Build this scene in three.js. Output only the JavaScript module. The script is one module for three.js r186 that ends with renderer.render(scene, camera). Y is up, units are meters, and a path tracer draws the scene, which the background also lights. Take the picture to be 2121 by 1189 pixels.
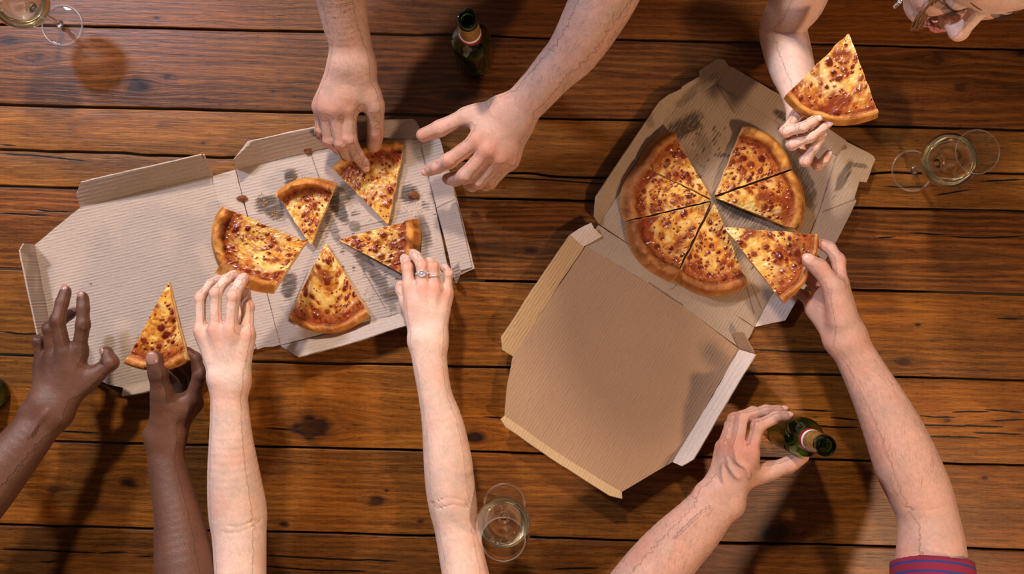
import * as THREE from 'three';
import { mergeGeometries } from 'three/addons/utils/BufferGeometryUtils.js';
import { RectAreaLightUniformsLib } from 'three/addons/lights/RectAreaLightUniformsLib.js';

// ---------------------------------------------------------------- camera, lights, exposure
const T = 0.75, CAM = 1.45, PX = 0.0008;                 // table top, camera height above it, metres per pixel on it
const scene = new THREE.Scene();
const camera = new THREE.PerspectiveCamera(2 * Math.atan(594.5 * PX / CAM) * 180 / Math.PI, 2121 / 1189, 0.05, 20);
camera.position.set(0, T + CAM, 0);
camera.up.set(0, 0, -1);
camera.lookAt(0, T, 0);
scene.add(camera);
RectAreaLightUniformsLib.init();
const LAMPS = [   // hanging globe lamps: position, colour, candela, radius
  { at: [-1.55, T + 1.72, -1.3], color: 0xd9e3ff, power: 13.5, r: 0.095, look: 'cool white hanging globe lamp beyond the far left corner of the table' },
  { at: [-0.48, T + 1.97, -2.18], color: 0xfff0e0, power: 30, r: 0.1, look: 'soft white hanging globe lamp beyond the far side of the table' },
  { at: [1.25, T + 1.75, 1.05], color: 0xffdab4, power: 8.5, r: 0.085, look: 'warm white hanging globe lamp beyond the near right corner of the table' },
];
const EXPOSURE = 0.67;

// ---------------------------------------------------------------- helpers
const V = (x, y, z) => new THREE.Vector3(x, y, z);
const at = (px, py, h = 0) => { const s = PX * (CAM - h) / CAM; return V((px - 1060.5) * s, T + h, (py - 594.5) * s); };
function rng(seed) { let a = seed >>> 0; return () => { a = (a + 0x6D2B79F5) | 0; let t = Math.imul(a ^ (a >>> 15), 1 | a); t = (t + Math.imul(t ^ (t >>> 7), 61 | t)) ^ t; return ((t ^ (t >>> 14)) >>> 0) / 4294967296; }; }
const hash = (x, y, z) => { let n = Math.imul(x, 374761393) ^ Math.imul(y, 668265263) ^ Math.imul(z, 2147483647 - 1274126177); n = Math.imul(n ^ (n >>> 13), 1274126177); return ((n ^ (n >>> 16)) >>> 0) / 4294967296; };
function noise(x, y, z = 0) {            // value noise, -1 .. 1
  const X = Math.floor(x), Y = Math.floor(y), Z = Math.floor(z); let u = x - X, v = y - Y, w = z - Z;
  u = u * u * (3 - 2 * u); v = v * v * (3 - 2 * v); w = w * w * (3 - 2 * w);
  const l = (a, b, t) => a + (b - a) * t;
  if (w === 0) return 2 * l(l(hash(X, Y, Z), hash(X + 1, Y, Z), u), l(hash(X, Y + 1, Z), hash(X + 1, Y + 1, Z), u), v) - 1;
  return 2 * l(l(l(hash(X, Y, Z), hash(X + 1, Y, Z), u), l(hash(X, Y + 1, Z), hash(X + 1, Y + 1, Z), u), v),
    l(l(hash(X, Y, Z + 1), hash(X + 1, Y, Z + 1), u), l(hash(X, Y + 1, Z + 1), hash(X + 1, Y + 1, Z + 1), u), v), w) - 1;
}
const fbm = (x, y, z = 0, o = 3) => { let s = 0, a = 0.5, f = 1; for (let i = 0; i < o; i++) { s += a * noise(x * f + 17 * i, y * f - 9 * i, z === 0 ? i * 5 : z * f); a *= 0.5; f *= 2.03; } return s; };
const clamp = (x, a = 0, b = 1) => x < a ? a : x > b ? b : x;
const smooth = (a, b, x) => { const t = clamp((x - a) / (b - a)); return t * t * (3 - 2 * t); };
const mix3 = (a, b, t) => [a[0] + (b[0] - a[0]) * t, a[1] + (b[1] - a[1]) * t, a[2] + (b[2] - a[2]) * t];
const lin = c => c.map(v => { v /= 255; return v <= 0.04045 ? v / 12.92 : ((v + 0.055) / 1.055) ** 2.4; });   // sRGB 0-255 -> linear
const used = {};
const numbered = n => { const k = used[n] = (used[n] ?? -1) + 1; return k ? `${n}_${String(k).padStart(3, '0')}` : n; };
function tag(o, label, category, group) { if (label) o.userData.label = label; if (category) o.userData.category = category; if (group) o.userData.group = group; return o; }
function thing(name, pos, label, category, group) { const g = new THREE.Group(); g.name = numbered(name); g.position.copy(pos); scene.add(g); return tag(g, label, category, group); }
function part(name, geo, mat, parent, label) {      // geometry in world space, moved into its thing's frame
  const m = new THREE.Mesh(geo, mat); m.name = numbered(name); m.castShadow = m.receiveShadow = true; parent.add(m);
  if (parent !== scene) { parent.updateWorldMatrix(true, false); m.geometry.applyMatrix4(parent.matrixWorld.clone().invert()); }
  if (label) m.userData.label = label; return m;
}
function struct(name, geo, mat) { const m = part(name, geo, mat, scene); m.name = name; m.userData.kind = 'structure'; return m; }
function texture(w, h, fill, srgb = true, wrap = THREE.ClampToEdgeWrapping) {
  const d = new Uint8Array(w * h * 4), c = [0, 0, 0];
  for (let y = 0, i = 0; y < h; y++) for (let x = 0; x < w; x++, i += 4) { fill(x, y, c); d[i] = clamp(c[0], 0, 255); d[i + 1] = clamp(c[1], 0, 255); d[i + 2] = clamp(c[2], 0, 255); d[i + 3] = 255; }
  const t = new THREE.DataTexture(d, w, h); t.magFilter = THREE.LinearFilter; t.minFilter = THREE.LinearMipmapLinearFilter; t.generateMipmaps = true; t.wrapS = t.wrapT = wrap;
  if (srgb) t.colorSpace = THREE.SRGBColorSpace; t.needsUpdate = true; return t;
}
const std = o => new THREE.MeshPhysicalMaterial(o);
function geom(pos, idx, uv, col) {
  const g = new THREE.BufferGeometry(); g.setAttribute('position', new THREE.Float32BufferAttribute(pos, 3));
  if (uv) g.setAttribute('uv', new THREE.Float32BufferAttribute(uv, 2)); if (col) g.setAttribute('color', new THREE.Float32BufferAttribute(col, 3));
  g.setIndex(idx); g.computeVertexNormals(); return g;
}
const sweep = (pts, r, seg = 8, closed = false, n = 40) => new THREE.TubeGeometry(new THREE.CatmullRomCurve3(pts, closed), n, r, seg, closed);

// ---------------------------------------------------------------- room
const wallM = std({ color: 0x4a443e, roughness: 0.95 }), floorM = std({ color: 0x3c3028, roughness: 0.8 }), ceilM = std({ color: 0x55504a, roughness: 0.95 });
{
  const box = (w, h, d, x, y, z) => { const g = new THREE.BoxGeometry(w, h, d); g.translate(x, y, z); return g; };
  struct('floor', box(7, 0.1, 6, 0, -0.05, 0), floorM);
  struct('ceiling', box(7, 0.1, 6, 0, 3.15, 0), ceilM);
  struct('wall_left', box(0.12, 3.1, 6, -3.44, 1.55, 0), wallM); struct('wall_right', box(0.12, 3.1, 6, 3.44, 1.55, 0), wallM);
  struct('wall_back', box(6.76, 3.1, 0.12, 0, 1.55, -2.94), wallM); struct('wall_front', box(6.76, 3.1, 0.12, 0, 1.55, 2.94), wallM);
}
for (const L of LAMPS) {
  const p = V(...L.at), t = thing('globe_lamp', p, L.look, 'lamp');
  const bulb = new THREE.SphereGeometry(L.r, 32, 20); bulb.translate(p.x, p.y, p.z);
  const c = new THREE.Color(L.color);
  part('bulb', bulb, new THREE.MeshStandardMaterial({ color: 0xffffff, emissive: c, emissiveIntensity: 120 }), t);
  const cap = new THREE.LatheGeometry([[0.001, 0.07], [0.03, 0.065], [0.034, 0], [0.04, -0.02]].map(q => new THREE.Vector2(...q)), 24); cap.translate(p.x, p.y + L.r, p.z);
  const dark = std({ color: 0x202020, roughness: 0.4, metalness: 0.6 });
  part('socket_cap', cap, dark, t);
  const len = 3.1 - (p.y + L.r + 0.06), cord = new THREE.CylinderGeometry(0.004, 0.004, len, 8); cord.translate(p.x, 3.1 - len / 2, p.z); part('cord', cord, dark, t);
  const pl = new THREE.PointLight(c, L.power, 0, 2); pl.shadow.radius = L.r / 0.02; pl.castShadow = true; pl.shadow.mapSize.set(2048, 2048); t.add(pl);
}

// ---------------------------------------------------------------- table of planks
const SLOPE = 0.0245;
const KNOTS = [ // px, py, radius px, darkness
  [285, 178, 26, 1], [348, 160, 9, .8], [645, 885, 46, 1], [780, 1038, 18, .9], [1605, 1105, 36, 1], [1102, 520, 15, .9], [268, 1000, 20, .8], [590, 1085, 11, .8], [872, 1080, 8, .9],
  [1872, 748, 15, .8], [1900, 672, 6, .8], [1990, 180, 16, .5], [985, 905, 22, .9], [20, 85, 18, .8], [322, 38, 8, .9], [565, 190, 5, .8], [2040, 990, 8, .7], [1250, 960, 14, .4], [110, 1013, 14, .6],
  [420, 296, 6, .6], [1940, 122, 26, .35], [800, 1016, 5, .9], [1350, 390, 8, .4], [70, 120, 30, .35], [2115, 110, 12, .9], [940, 200, 24, .5], [1540, 90, 14, .3], [1180, 70, 10, .4], [1960, 870, 9, .4], [1000, 1075, 5, .8]];
const CRACKS = [ // polyline px, width px
  [[0, 318, 1050, 7], [0, 318], [110, 326], [180, 334]], [[0, 0], [0, 300], [32, 302]], [[0, 0], [0, 441], [60, 445], [105, 447]], [[0, 0], [70, 435], [120, 439], [150, 440]],
  [[0, 0], [0, 686], [50, 692], [90, 690]], [[0, 0], [0, 1137], [90, 1140], [200, 1146]], [[0, 0], [205, 1146], [265, 1144]], [[0, 0], [80, 1164], [120, 1163]], [[0, 0], [280, 1152], [325, 1152]],
  [[0, 0], [545, 1150], [680, 1158], [820, 1162]], [[0, 0], [545, 1172], [640, 1180], [760, 1183]], [[0, 0], [550, 887], [610, 890]], [[0, 0], [1000, 863], [1045, 866]], [[0, 0], [1140, 1180], [1240, 1176]],
  [[0, 0], [1040, 368], [1120, 372], [1180, 376], [1290, 384]], [[0, 0], [1830, 386], [1920, 388]], [[0, 0], [2030, 375], [2121, 371]], [[0, 0], [1935, 404], [2010, 392]], [[0, 0], [1810, 492], [1855, 490]],
  [[0, 0], [1880, 483], [1960, 485]], [[0, 0], [1965, 490], [2050, 492], [2121, 488]], [[0, 0], [2065, 660], [2121, 661]], [[0, 0], [1640, 848], [1725, 852]], [[0, 0], [1720, 866], [1780, 870]],
  [[0, 0], [1972, 853], [2050, 852]], [[0, 0], [2040, 848], [2121, 854]], [[0, 0], [1905, 861], [1980, 865]], [[0, 0], [2050, 872], [2121, 869]], [[0, 0], [1905, 880], [2000, 882], [2080, 884]],
  [[0, 0], [2015, 896], [2121, 899]], [[0, 0], [1918, 903], [1970, 904], [2030, 907]], [[0, 0], [1620, 882], [1780, 885]], [[0, 0], [1560, 724], [1640, 728], [1730, 730]], [[0, 0], [560, 640], [600, 645]], [[0, 0], [120, 893], [205, 897]], [[0, 0], [1530, 866], [1560, 868]]];
{
  const table = thing('dining_table', V(0, 0, 0), 'long table topped with wide worn orange-brown oak planks', 'table');
  // seams between planks, pixel rows at the left edge of the frame; the fourth is a wandering split
  const seams = [-118, 50, 217, 320, 386, 557, 736, 912, 1088, 1262];
  const wander = (i, x) => i === 3 ? 9 * fbm(x * 0.0022 + 3, 7) + 2.5 * noise(x * 0.02, 3) + (x > 1000 ? 22 * smooth(950, 1060, x) - 26 * smooth(1300, 2100, x) : 0) - 8 : 1.1 * noise(x * 0.006 + i * 11, i) + 0.5 * noise(x * 0.03, i * 3);
  const X0 = -330, X1 = 2450, N = 180;
  const tones = [[[54, 27, 8], [138, 80, 30]], [[52, 26, 9], [136, 80, 33]], [[62, 34, 9], [160, 100, 38]], [[62, 34, 9], [158, 98, 36]], [[52, 26, 8], [140, 82, 31]], [[60, 32, 9], [152, 93, 34]], [[62, 33, 8], [160, 97, 33]], [[58, 30, 8], [152, 91, 31]], [[50, 25, 6], [138, 80, 28]]];
  for (let i = 0; i < 9; i++) {
    const y0 = seams[i], y1 = seams[i + 1], pos = [], idx = [], uv = [], gap = i === 2 || i === 3 ? 2.4 : 2.3;
    const lift = [0, .0006, -.0002, .0004, .0002, .0007, .0003, -.0002, .0004][i];
    const prof = s => [[0, -.028], [0, -.0016], [.0014, 0], [1e9, 0]];
    for (let k = 0; k <= N; k++) {
      const px = X0 + (X1 - X0) * k / N, base = SLOPE * px;
      const a = at(px, y0 + base + wander(i, px) + (i ? gap : 0)), b = at(px, y1 + base + wander(i + 1, px) - gap);
      const w = b.z - a.z, c = Math.min(0.0016, w * .2);
      for (const [q, h] of [[0, -.03], [0, -.0018], [c * .35, -.0006], [c, 0], [w * .33, .0002], [w * .66, .0002], [w - c, 0], [w - c * .35, -.0006], [w, -.0018], [w, -.03]]) {
        pos.push(a.x, T + lift + h - .0004, a.z + q); uv.push((px - X0) / (X1 - X0), clamp((a.z + q - (y0 - 12 + base - 594.5) * PX) / ((y1 - y0 + 24) * PX)));
      }
    }
    const M = 10;
    for (let k = 0; k < N; k++) for (let j = 0; j < M; j++) { const a = k * M + j, b = k * M + (j + 1) % M; idx.push(a, b, a + M, b, b + M, a + M); }
    for (const e of [0, N * M]) for (let j = 1; j < M - 1; j++) e ? idx.push(e, e + j, e + j + 1) : idx.push(e, e + j + 1, e + j);
    const W = 2048, Hh = 208, [dk, lt] = tones[i], span = (y1 - y0 + 24), ks = KNOTS.filter(k => k[1] > y0 - 30 + SLOPE * k[0] && k[1] < y1 + 30 + SLOPE * k[0]), R = rng(91 + i);
    const cr = CRACKS.filter(c => c[1][1] > y0 + SLOPE * c[1][0] - 4 && c[1][1] < y1 + SLOPE * c[1][0] + 4);
    const cath = 1500 * R() + 300, cen = y0 + (y1 - y0) * (.35 + .3 * R()), strong = [0.5, .8, .3, .3, 1, .6, .45, .5, .4][i];
    const bump = new Float32Array(W * Hh);
    const crackAt = (px, py) => { let m = 0; for (const c of cr) for (let s = 1; s < c.length - 1; s++) { const [ax, ay] = c[s], [bx, by] = c[s + 1]; if (px < ax || px > bx) continue; const t = (px - ax) / (bx - ax), yy = ay + (by - ay) * t + .9 * noise(px * .03, ay), e = Math.min(1, Math.min(px - c[1][0], c[c.length - 1][0] - px) / 18); const d = Math.abs(py - yy); m = Math.max(m, 1 - smooth(.2 + .9 * e, .7 + 1.5 * e, d)); } return m; };
    const map = texture(W, Hh, (tx, ty, c) => {
      const px = X0 + (X1 - X0) * (tx + .5) / W, base = SLOPE * px, py = y0 - 12 + span * (ty + .5) / Hh;   // py in the plank's own straight frame
      let x = px / 100, yy = py, knot = 0, ring = 0;
      for (const [kx, ky, r, dkn] of ks) {
        const dx = (px - kx) / (r * 2.6), dy = (py + base - ky) / (r * 1.15), d2 = dx * dx + dy * dy; if (d2 > 9) continue;
        const g = Math.exp(-d2 * 1.1); yy -= Math.sign(dy) * r * .9 * g * (1 - Math.exp(-Math.abs(dy) * 1.5));
        const ex = (px - kx) / (r * 1.25) + .25 * noise(px * .06, py * .06, 2), ey = (py + base - ky) / (r * .75) + .25 * noise(px * .05, py * .08, 5), e = Math.sqrt(ex * ex + ey * ey);
        knot = Math.max(knot, dkn * (.85 * (1 - smooth(.35, 1.0, e)) + .42 * Math.exp(-d2 * 1.6))); ring += dkn * .25 * Math.sin(e * 12) * Math.exp(-e * 1.2);
      }
      yy += 7 * noise(x * .42, yy * .012, i + .5) + 3 * noise(x * 1.1, yy * .03, i + 3.5);
      const u = (px - cath) / 520, arch = yy - cen, cq = Math.sqrt(arch * arch + 60 + 900 * u * u * .2) * (1 + .08 * noise(x * .25, i));
      const rings = .5 + .5 * Math.sin(cq * .52 + 2.2 * noise(x * .35, yy * .05, 9) + .8 * noise(x * 2, yy * .2, 4));
      const straight = fbm(x * .35, yy * .11, i + 2.3, 3), fine = noise(x * 1.6, yy * .62, i + .7), hair = noise(x * 5, yy * 1.15, i + 1.3), pore = noise(x * 9, yy * 1.4, i + 8.3);
      const big = fbm(x * .16, yy * .012, i + 20.2, 2), blotch = fbm(x * .9, yy * .05, i + 31.2, 3);
      let v = .60 + .17 * straight + .12 * fine + .20 * hair + .13 * noise(x * 3, yy * 2.1, i + 5.7) + strong * .42 * (Math.pow(rings, 1.3) - .5) + .24 * big + .16 * blotch + ring;
      if (pore > .3) v -= .5 * (pore - .3) / .7; const pore2 = noise(x * 14, yy * 1.9, i + 14.3); if (pore2 > .45) v -= .4 * (pore2 - .45) / .55;
      v = clamp(v, -.1, 1.15); let o = mix3(dk, lt, v);
      o[0] += 7 * big; o[2] -= 4 * big;
      if (knot > 0) { let cr2 = 0; for (const [kx, ky, r, dkn] of ks) if (r > 14) { const dx = px - kx, dy = (py + base - ky) * 1.5, q = Math.hypot(dx, dy); if (q < r * 1.0) { const a = Math.atan2(dy, dx) + .25 * noise(q * .12, kx); cr2 = Math.max(cr2, smooth(.86, .98, Math.cos(a * 3 + kx)) * smooth(r, r * .4, q) * smooth(0, 3, q)); } } knot = Math.max(knot, knot * .85 + cr2 * .5); }
      if (knot > 0) o = mix3(o, [40 + 22 * hair, 21 + 12 * hair, 11 + 5 * fine], clamp(knot * (.86 + .3 * fine)));
      const stain = smooth(.34, .62, fbm(x * .5 + 50, yy * .02, i + 3.3, 3)); o = mix3(o, [62, 34, 22], stain * .5);
      const ck = crackAt(px, py + base); if (ck > 0) o = mix3(o, [14, 8, 5], ck);
      bump[ty * W + tx] = clamp(.6 + .14 * fine + .18 * hair - (pore > .5 ? .35 * (pore - .5) : 0) + .08 * rings - .25 * knot - ck * .6);
      c[0] = o[0]; c[1] = o[1]; c[2] = o[2];
    });
    const bm = texture(W, Hh, (x, y, c) => { c[0] = c[1] = c[2] = 255 * bump[y * W + x]; }, false);
    part('plank', geom(pos, idx, uv), std({ map, bumpMap: bm, bumpScale: .0005, roughness: .4, specularIntensity: .45 }), table);
  }
  const woodM = std({ color: 0x3a2414, roughness: .7 }), box = (w, h, d, x, y, z) => { const g = new THREE.BoxGeometry(w, h, d); g.translate(x, y, z); return g; };
  for (const [x, z] of [[-1, -.44], [1, -.4], [-1, .42], [1, .46]]) part('leg', box(.09, T - .12, .09, x, (T - .12) / 2, z), woodM, table);
  for (const z of [-.44, .44]) part('rail', box(1.95, .08, .03, 0, T - .076, z), woodM, table);
  for (const x of [-1, 0, 1]) part('batten', box(.09, .034, 1.02, x, T - .0495, 0), woodM, table);
}

// ---------------------------------------------------------------- cardboard boxes
function cardMat(dir, tone, stains, org, uses) {     // a material whose flute lines run along dir (pixels) with grease marks
  const W = 640, H = 640, S = 620;                   // pixels of the photograph covered: org .. org + S
  const l = Math.hypot(...dir), nx = -dir[1] / l, ny = dir[0] / l, R = rng(org[0] | 0);
  const bump = new Float32Array(W * H);
  const map = texture(W, H, (tx, ty, c) => {
    const x = org[0] + S * (tx + .5) / W, y = org[1] + S * (ty + .5) / H;
    const across = x * nx + y * ny, along = (x * dir[0] + y * dir[1]) / l;
    const fl = Math.sin((across + .9 * noise(along * .02, across * .05)) * 2 * Math.PI / 6.2), pk = noise(along * .09, Math.floor(across / 6.2) * 3.1);
    let v = 1 + .035 * fl * (.6 + pk) + .05 * fbm(x * .01, y * .01, 3.3) + .035 * noise(x * .5, y * .5, 1.5) + .02 * noise(along * .25, across * 1.2, 6.5);
    let o = [tone[0] * v, tone[1] * v, tone[2] * v], m = 0;
    for (const [sx, sy, rx, ry, a, k] of stains) {
      const ca = Math.cos(a || 0), sa = Math.sin(a || 0), dx = x - sx, dy = y - sy, ex = (dx * ca + dy * sa) / rx, ey = (-dx * sa + dy * ca) / ry;
      const d = Math.sqrt(ex * ex + ey * ey) + .42 * fbm(x * .06, y * .06, sx * .01 + .5) + .16 * fl * (.4 + pk); m = Math.max(m, (k || 1) * (1 - smooth(.6, 1.05, d)));
    }
    const spl = noise(x * .09, y * .09, 4.4) + .25 * fl; for (const [sx, sy, rx, ry] of stains.splatter || []) { const d = Math.hypot((x - sx) / rx, (y - sy) / ry); if (d < 1) m = Math.max(m, .85 * smooth(.28, .5, spl - .5 * d)); }
    o = mix3(o, [tone[0] * .47, tone[1] * .46, tone[2] * .46], clamp(m * (.86 + .5 * noise(along * .06, across * .5, 8.5))));
    for (const [ax, ay, bx, by, w] of stains.creases || []) { const ex = bx - ax, ey = by - ay, t = clamp(((x - ax) * ex + (y - ay) * ey) / (ex * ex + ey * ey)), d = Math.hypot(x - ax - ex * t, y - ay - ey * t) + .5 * noise(x * .2, y * .2, 7.7); if (d < w * 1.6) { const k = 1 - smooth(w * .4, w * 1.6, d); o = mix3(o, [tone[0] * .66, tone[1] * .62, tone[2] * .58], k * .8); } }
    const sp = noise(x * .8, y * .8, 12.5); if (sp > .86) o = mix3(o, [90, 62, 40], .5);
    bump[ty * W + tx] = .5 + .22 * fl * (.6 + .7 * pk) + .08 * noise(x * .4, y * .4, 2.5); c[0] = o[0]; c[1] = o[1]; c[2] = o[2];
  });
  const bm = texture(W, H, (x, y, c) => { c[0] = c[1] = c[2] = 255 * bump[y * W + x]; }, false);
  const m = std({ map, bumpMap: bm, bumpScale: .0012, roughness: .85, specularIntensity: .35 });
  m.userData = {}; return { m, org, S };
}
function panel(name, pts, mt, parent, thick = .0022, wave = 0) {   // pts: [px, py, height] round the outline
  let P = [];
  for (let i = 0; i < pts.length; i++) {               // subdivide the outline so that edges look hand-folded
    const a = pts[i], b = pts[(i + 1) % pts.length], L = Math.hypot(b[0] - a[0], b[1] - a[1]), n = Math.max(1, Math.round(L / 14));
    for (let k = 0; k < n; k++) { const t = k / n, e = k ? 1 : 0; P.push([a[0] + (b[0] - a[0]) * t + e * (.55 * noise(a[0] + k * .9, a[1]) + wave * noise(a[1] + k * .35, 5)), a[1] + (b[1] - a[1]) * t + e * (.55 * noise(a[1] + k * .9, b[0]) + wave * noise(a[0] + k * .35, 8)), a[2] + (b[2] - a[2]) * t]); }
  }
  const c = P.map(p => new THREE.Vector2(p[0], p[1])); if (THREE.ShapeUtils.isClockWise(c)) { P.reverse(); c.reverse(); }
  const tri = THREE.ShapeUtils.triangulateShape(c, []);
  const w = P.map(p => at(p[0], p[1], p[2]));
  const nrm = V(0, 0, 0); for (let i = 0; i < w.length; i++) { const a = w[i], b = w[(i + 1) % w.length]; nrm.add(V((a.y - b.y) * (a.z + b.z), (a.z - b.z) * (a.x + b.x), (a.x - b.x) * (a.y + b.y))); } nrm.normalize(); if (nrm.y < 0) nrm.negate();
  const pos = [], uv = [], idx = [], n = w.length, U = p => { const q = [(p.x / PX + 1060.5 - mt.org[0]) / mt.S, (p.z / PX + 594.5 - mt.org[1]) / mt.S]; uv.push(q[0], q[1]); };
  for (const p of w) { pos.push(p.x, p.y, p.z); U(p); }
  for (const p of w) { const q = p.clone().addScaledVector(nrm, -thick); pos.push(q.x, q.y, q.z); U(p); }
  for (const t of tri) { idx.push(t[0], t[2], t[1], t[0] + n, t[1] + n, t[2] + n); }
  for (let i = 0; i < n; i++) { const j = (i + 1) % n, o = pos.length / 3; for (const q of [i, j, j + n, i + n]) { pos.push(pos[q * 3], pos[q * 3 + 1], pos[q * 3 + 2]); uv.push(uv[q * 2], uv[q * 2 + 1]); } idx.push(o, o + 1, o + 2, o, o + 2, o + 3); }
  return part(name, geom(pos, idx, uv), mt.m, parent);
}
const h = (H, ...l) => l.map(p => [p[0], p[1], p[2] ?? H]);
{
  const base = at(700, 500); base.y = T;
  const box = thing('pizza_box', base, 'open cardboard pizza box at the left holding separated slices', 'pizza box');
  const st = [[605, 370, 17, 24, -.1], [560, 428, 34, 26, .5], [700, 430, 16, 45, -.5], [715, 400, 26, 24, 0, .8], [850, 400, 20, 26, .3], [600, 590, 18, 34, .2], [880, 480, 16, 40, -.3, .7], [820, 610, 30, 18, -.3, .8], [770, 560, 70, 14, .9, .75], [690, 470, 40, 12, 1.2, .6], [570, 440, 20, 20, 0, .9], [800, 610, 12, 50, -.5, .5], [735, 470, 12, 14, 0, .6]];
  st.creases = [[645, 318, 676, 410, 1.2], [738, 472, 806, 456, 1.3], [872, 306, 897, 402, 1.1], [897, 402, 938, 598, 1.1], [905, 432, 942, 416, 1.2], [736, 530, 800, 640, 1], [600, 655, 640, 560, .8]];
  st.splatter = [[760, 545, 110, 90], [720, 450, 70, 60], [870, 420, 60, 50], [800, 600, 70, 60]];
  const cLid = cardMat([270, -64], [174, 154, 140], [[196, 588, 3, 4, 0, .6], [75, 650, 3, 4, 0, .8], [78, 680, 3, 7, 0, .8]], [30, 240]);
  const cBase = cardMat([270, -64], [176, 158, 147], st, [430, 200]);
  panel('lid_panel', h(.008, [72, 507, .014], [166, 430, .014], [300, 393], [372, 376], [437, 364], [486, 545], [530, 722], [428, 757, .012], [255, 803, .018], [222, 796, .018], [160, 758, .016], [112, 715, .016]), cLid, box);
  panel('lid_flap', h(.046, [166, 430, .014], [158, 402, .03], [168, 378], [230, 363], [417, 321, .05], [437, 364, .008], [372, 376, .008], [300, 393, .01]), cLid, box, .0024, .5);
  panel('lid_flap', h(.058, [72, 507, .014], [50, 504], [42, 518], [56, 590], [78, 690], [92, 742], [112, 715, .016]), cLid, box, .0024, .5);
  panel('lid_flap', h(.04, [255, 803, .018], [252, 820], [300, 812], [380, 787], [436, 775, .016], [434, 756, .012]), cLid, box);
  panel('lid_tab', h(.004, [437, 364, .009], [420, 322, .049], [424, 320, .049], [440, 362, .01]), cLid, box, .0015);
  panel('hinge_strip', h(.0075, [438, 366], [487, 351, .005], [534, 535, .005], [580, 714, .005], [566, 718], [548, 719], [532, 724]), cBase, box);
  panel('bottom_panel', h(.0045, [489, 350], [640, 315], [866, 272], [896, 402], [940, 606], [835, 647], [700, 684], [581, 715]), cBase, box);
  panel('side_wall', h(.038, [489, 349, .006], [484, 331], [513, 294], [655, 263], [760, 252], [768, 288, .006], [640, 314, .006]), cBase, box, .0022, .6);
  panel('side_wall', h(.022, [768, 288, .006], [760, 254], [800, 248], [855, 247], [862, 252], [875, 278], [866, 286, .008], [835, 288, .006]), cBase, box, .0022, .8);
  panel('end_wall', h(.018, [868, 276, .006], [911, 287], [925, 335], [944, 402], [983, 556], [944, 573, .008], [934, 546, .006], [896, 402, .006]), cBase, box);
  panel('end_liner', h(.0215, [888, 370, .01], [936, 362], [942, 402], [977, 553, .02], [936, 565, .011], [918, 480, .011], [905, 432, .012]), cBase, box, .0018, .4);
  panel('side_wall', h(.034, [581, 716, .006], [618, 739], [720, 712], [838, 675], [870, 668], [872, 637, .006], [835, 648, .006], [700, 685, .006]), cBase, box, .0022, .5);
  panel('corner_tab', h(.03, [933, 560, .008], [949, 545, .04], [953, 565, .035], [944, 587, .012]), cBase, box, .0018);
}
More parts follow.
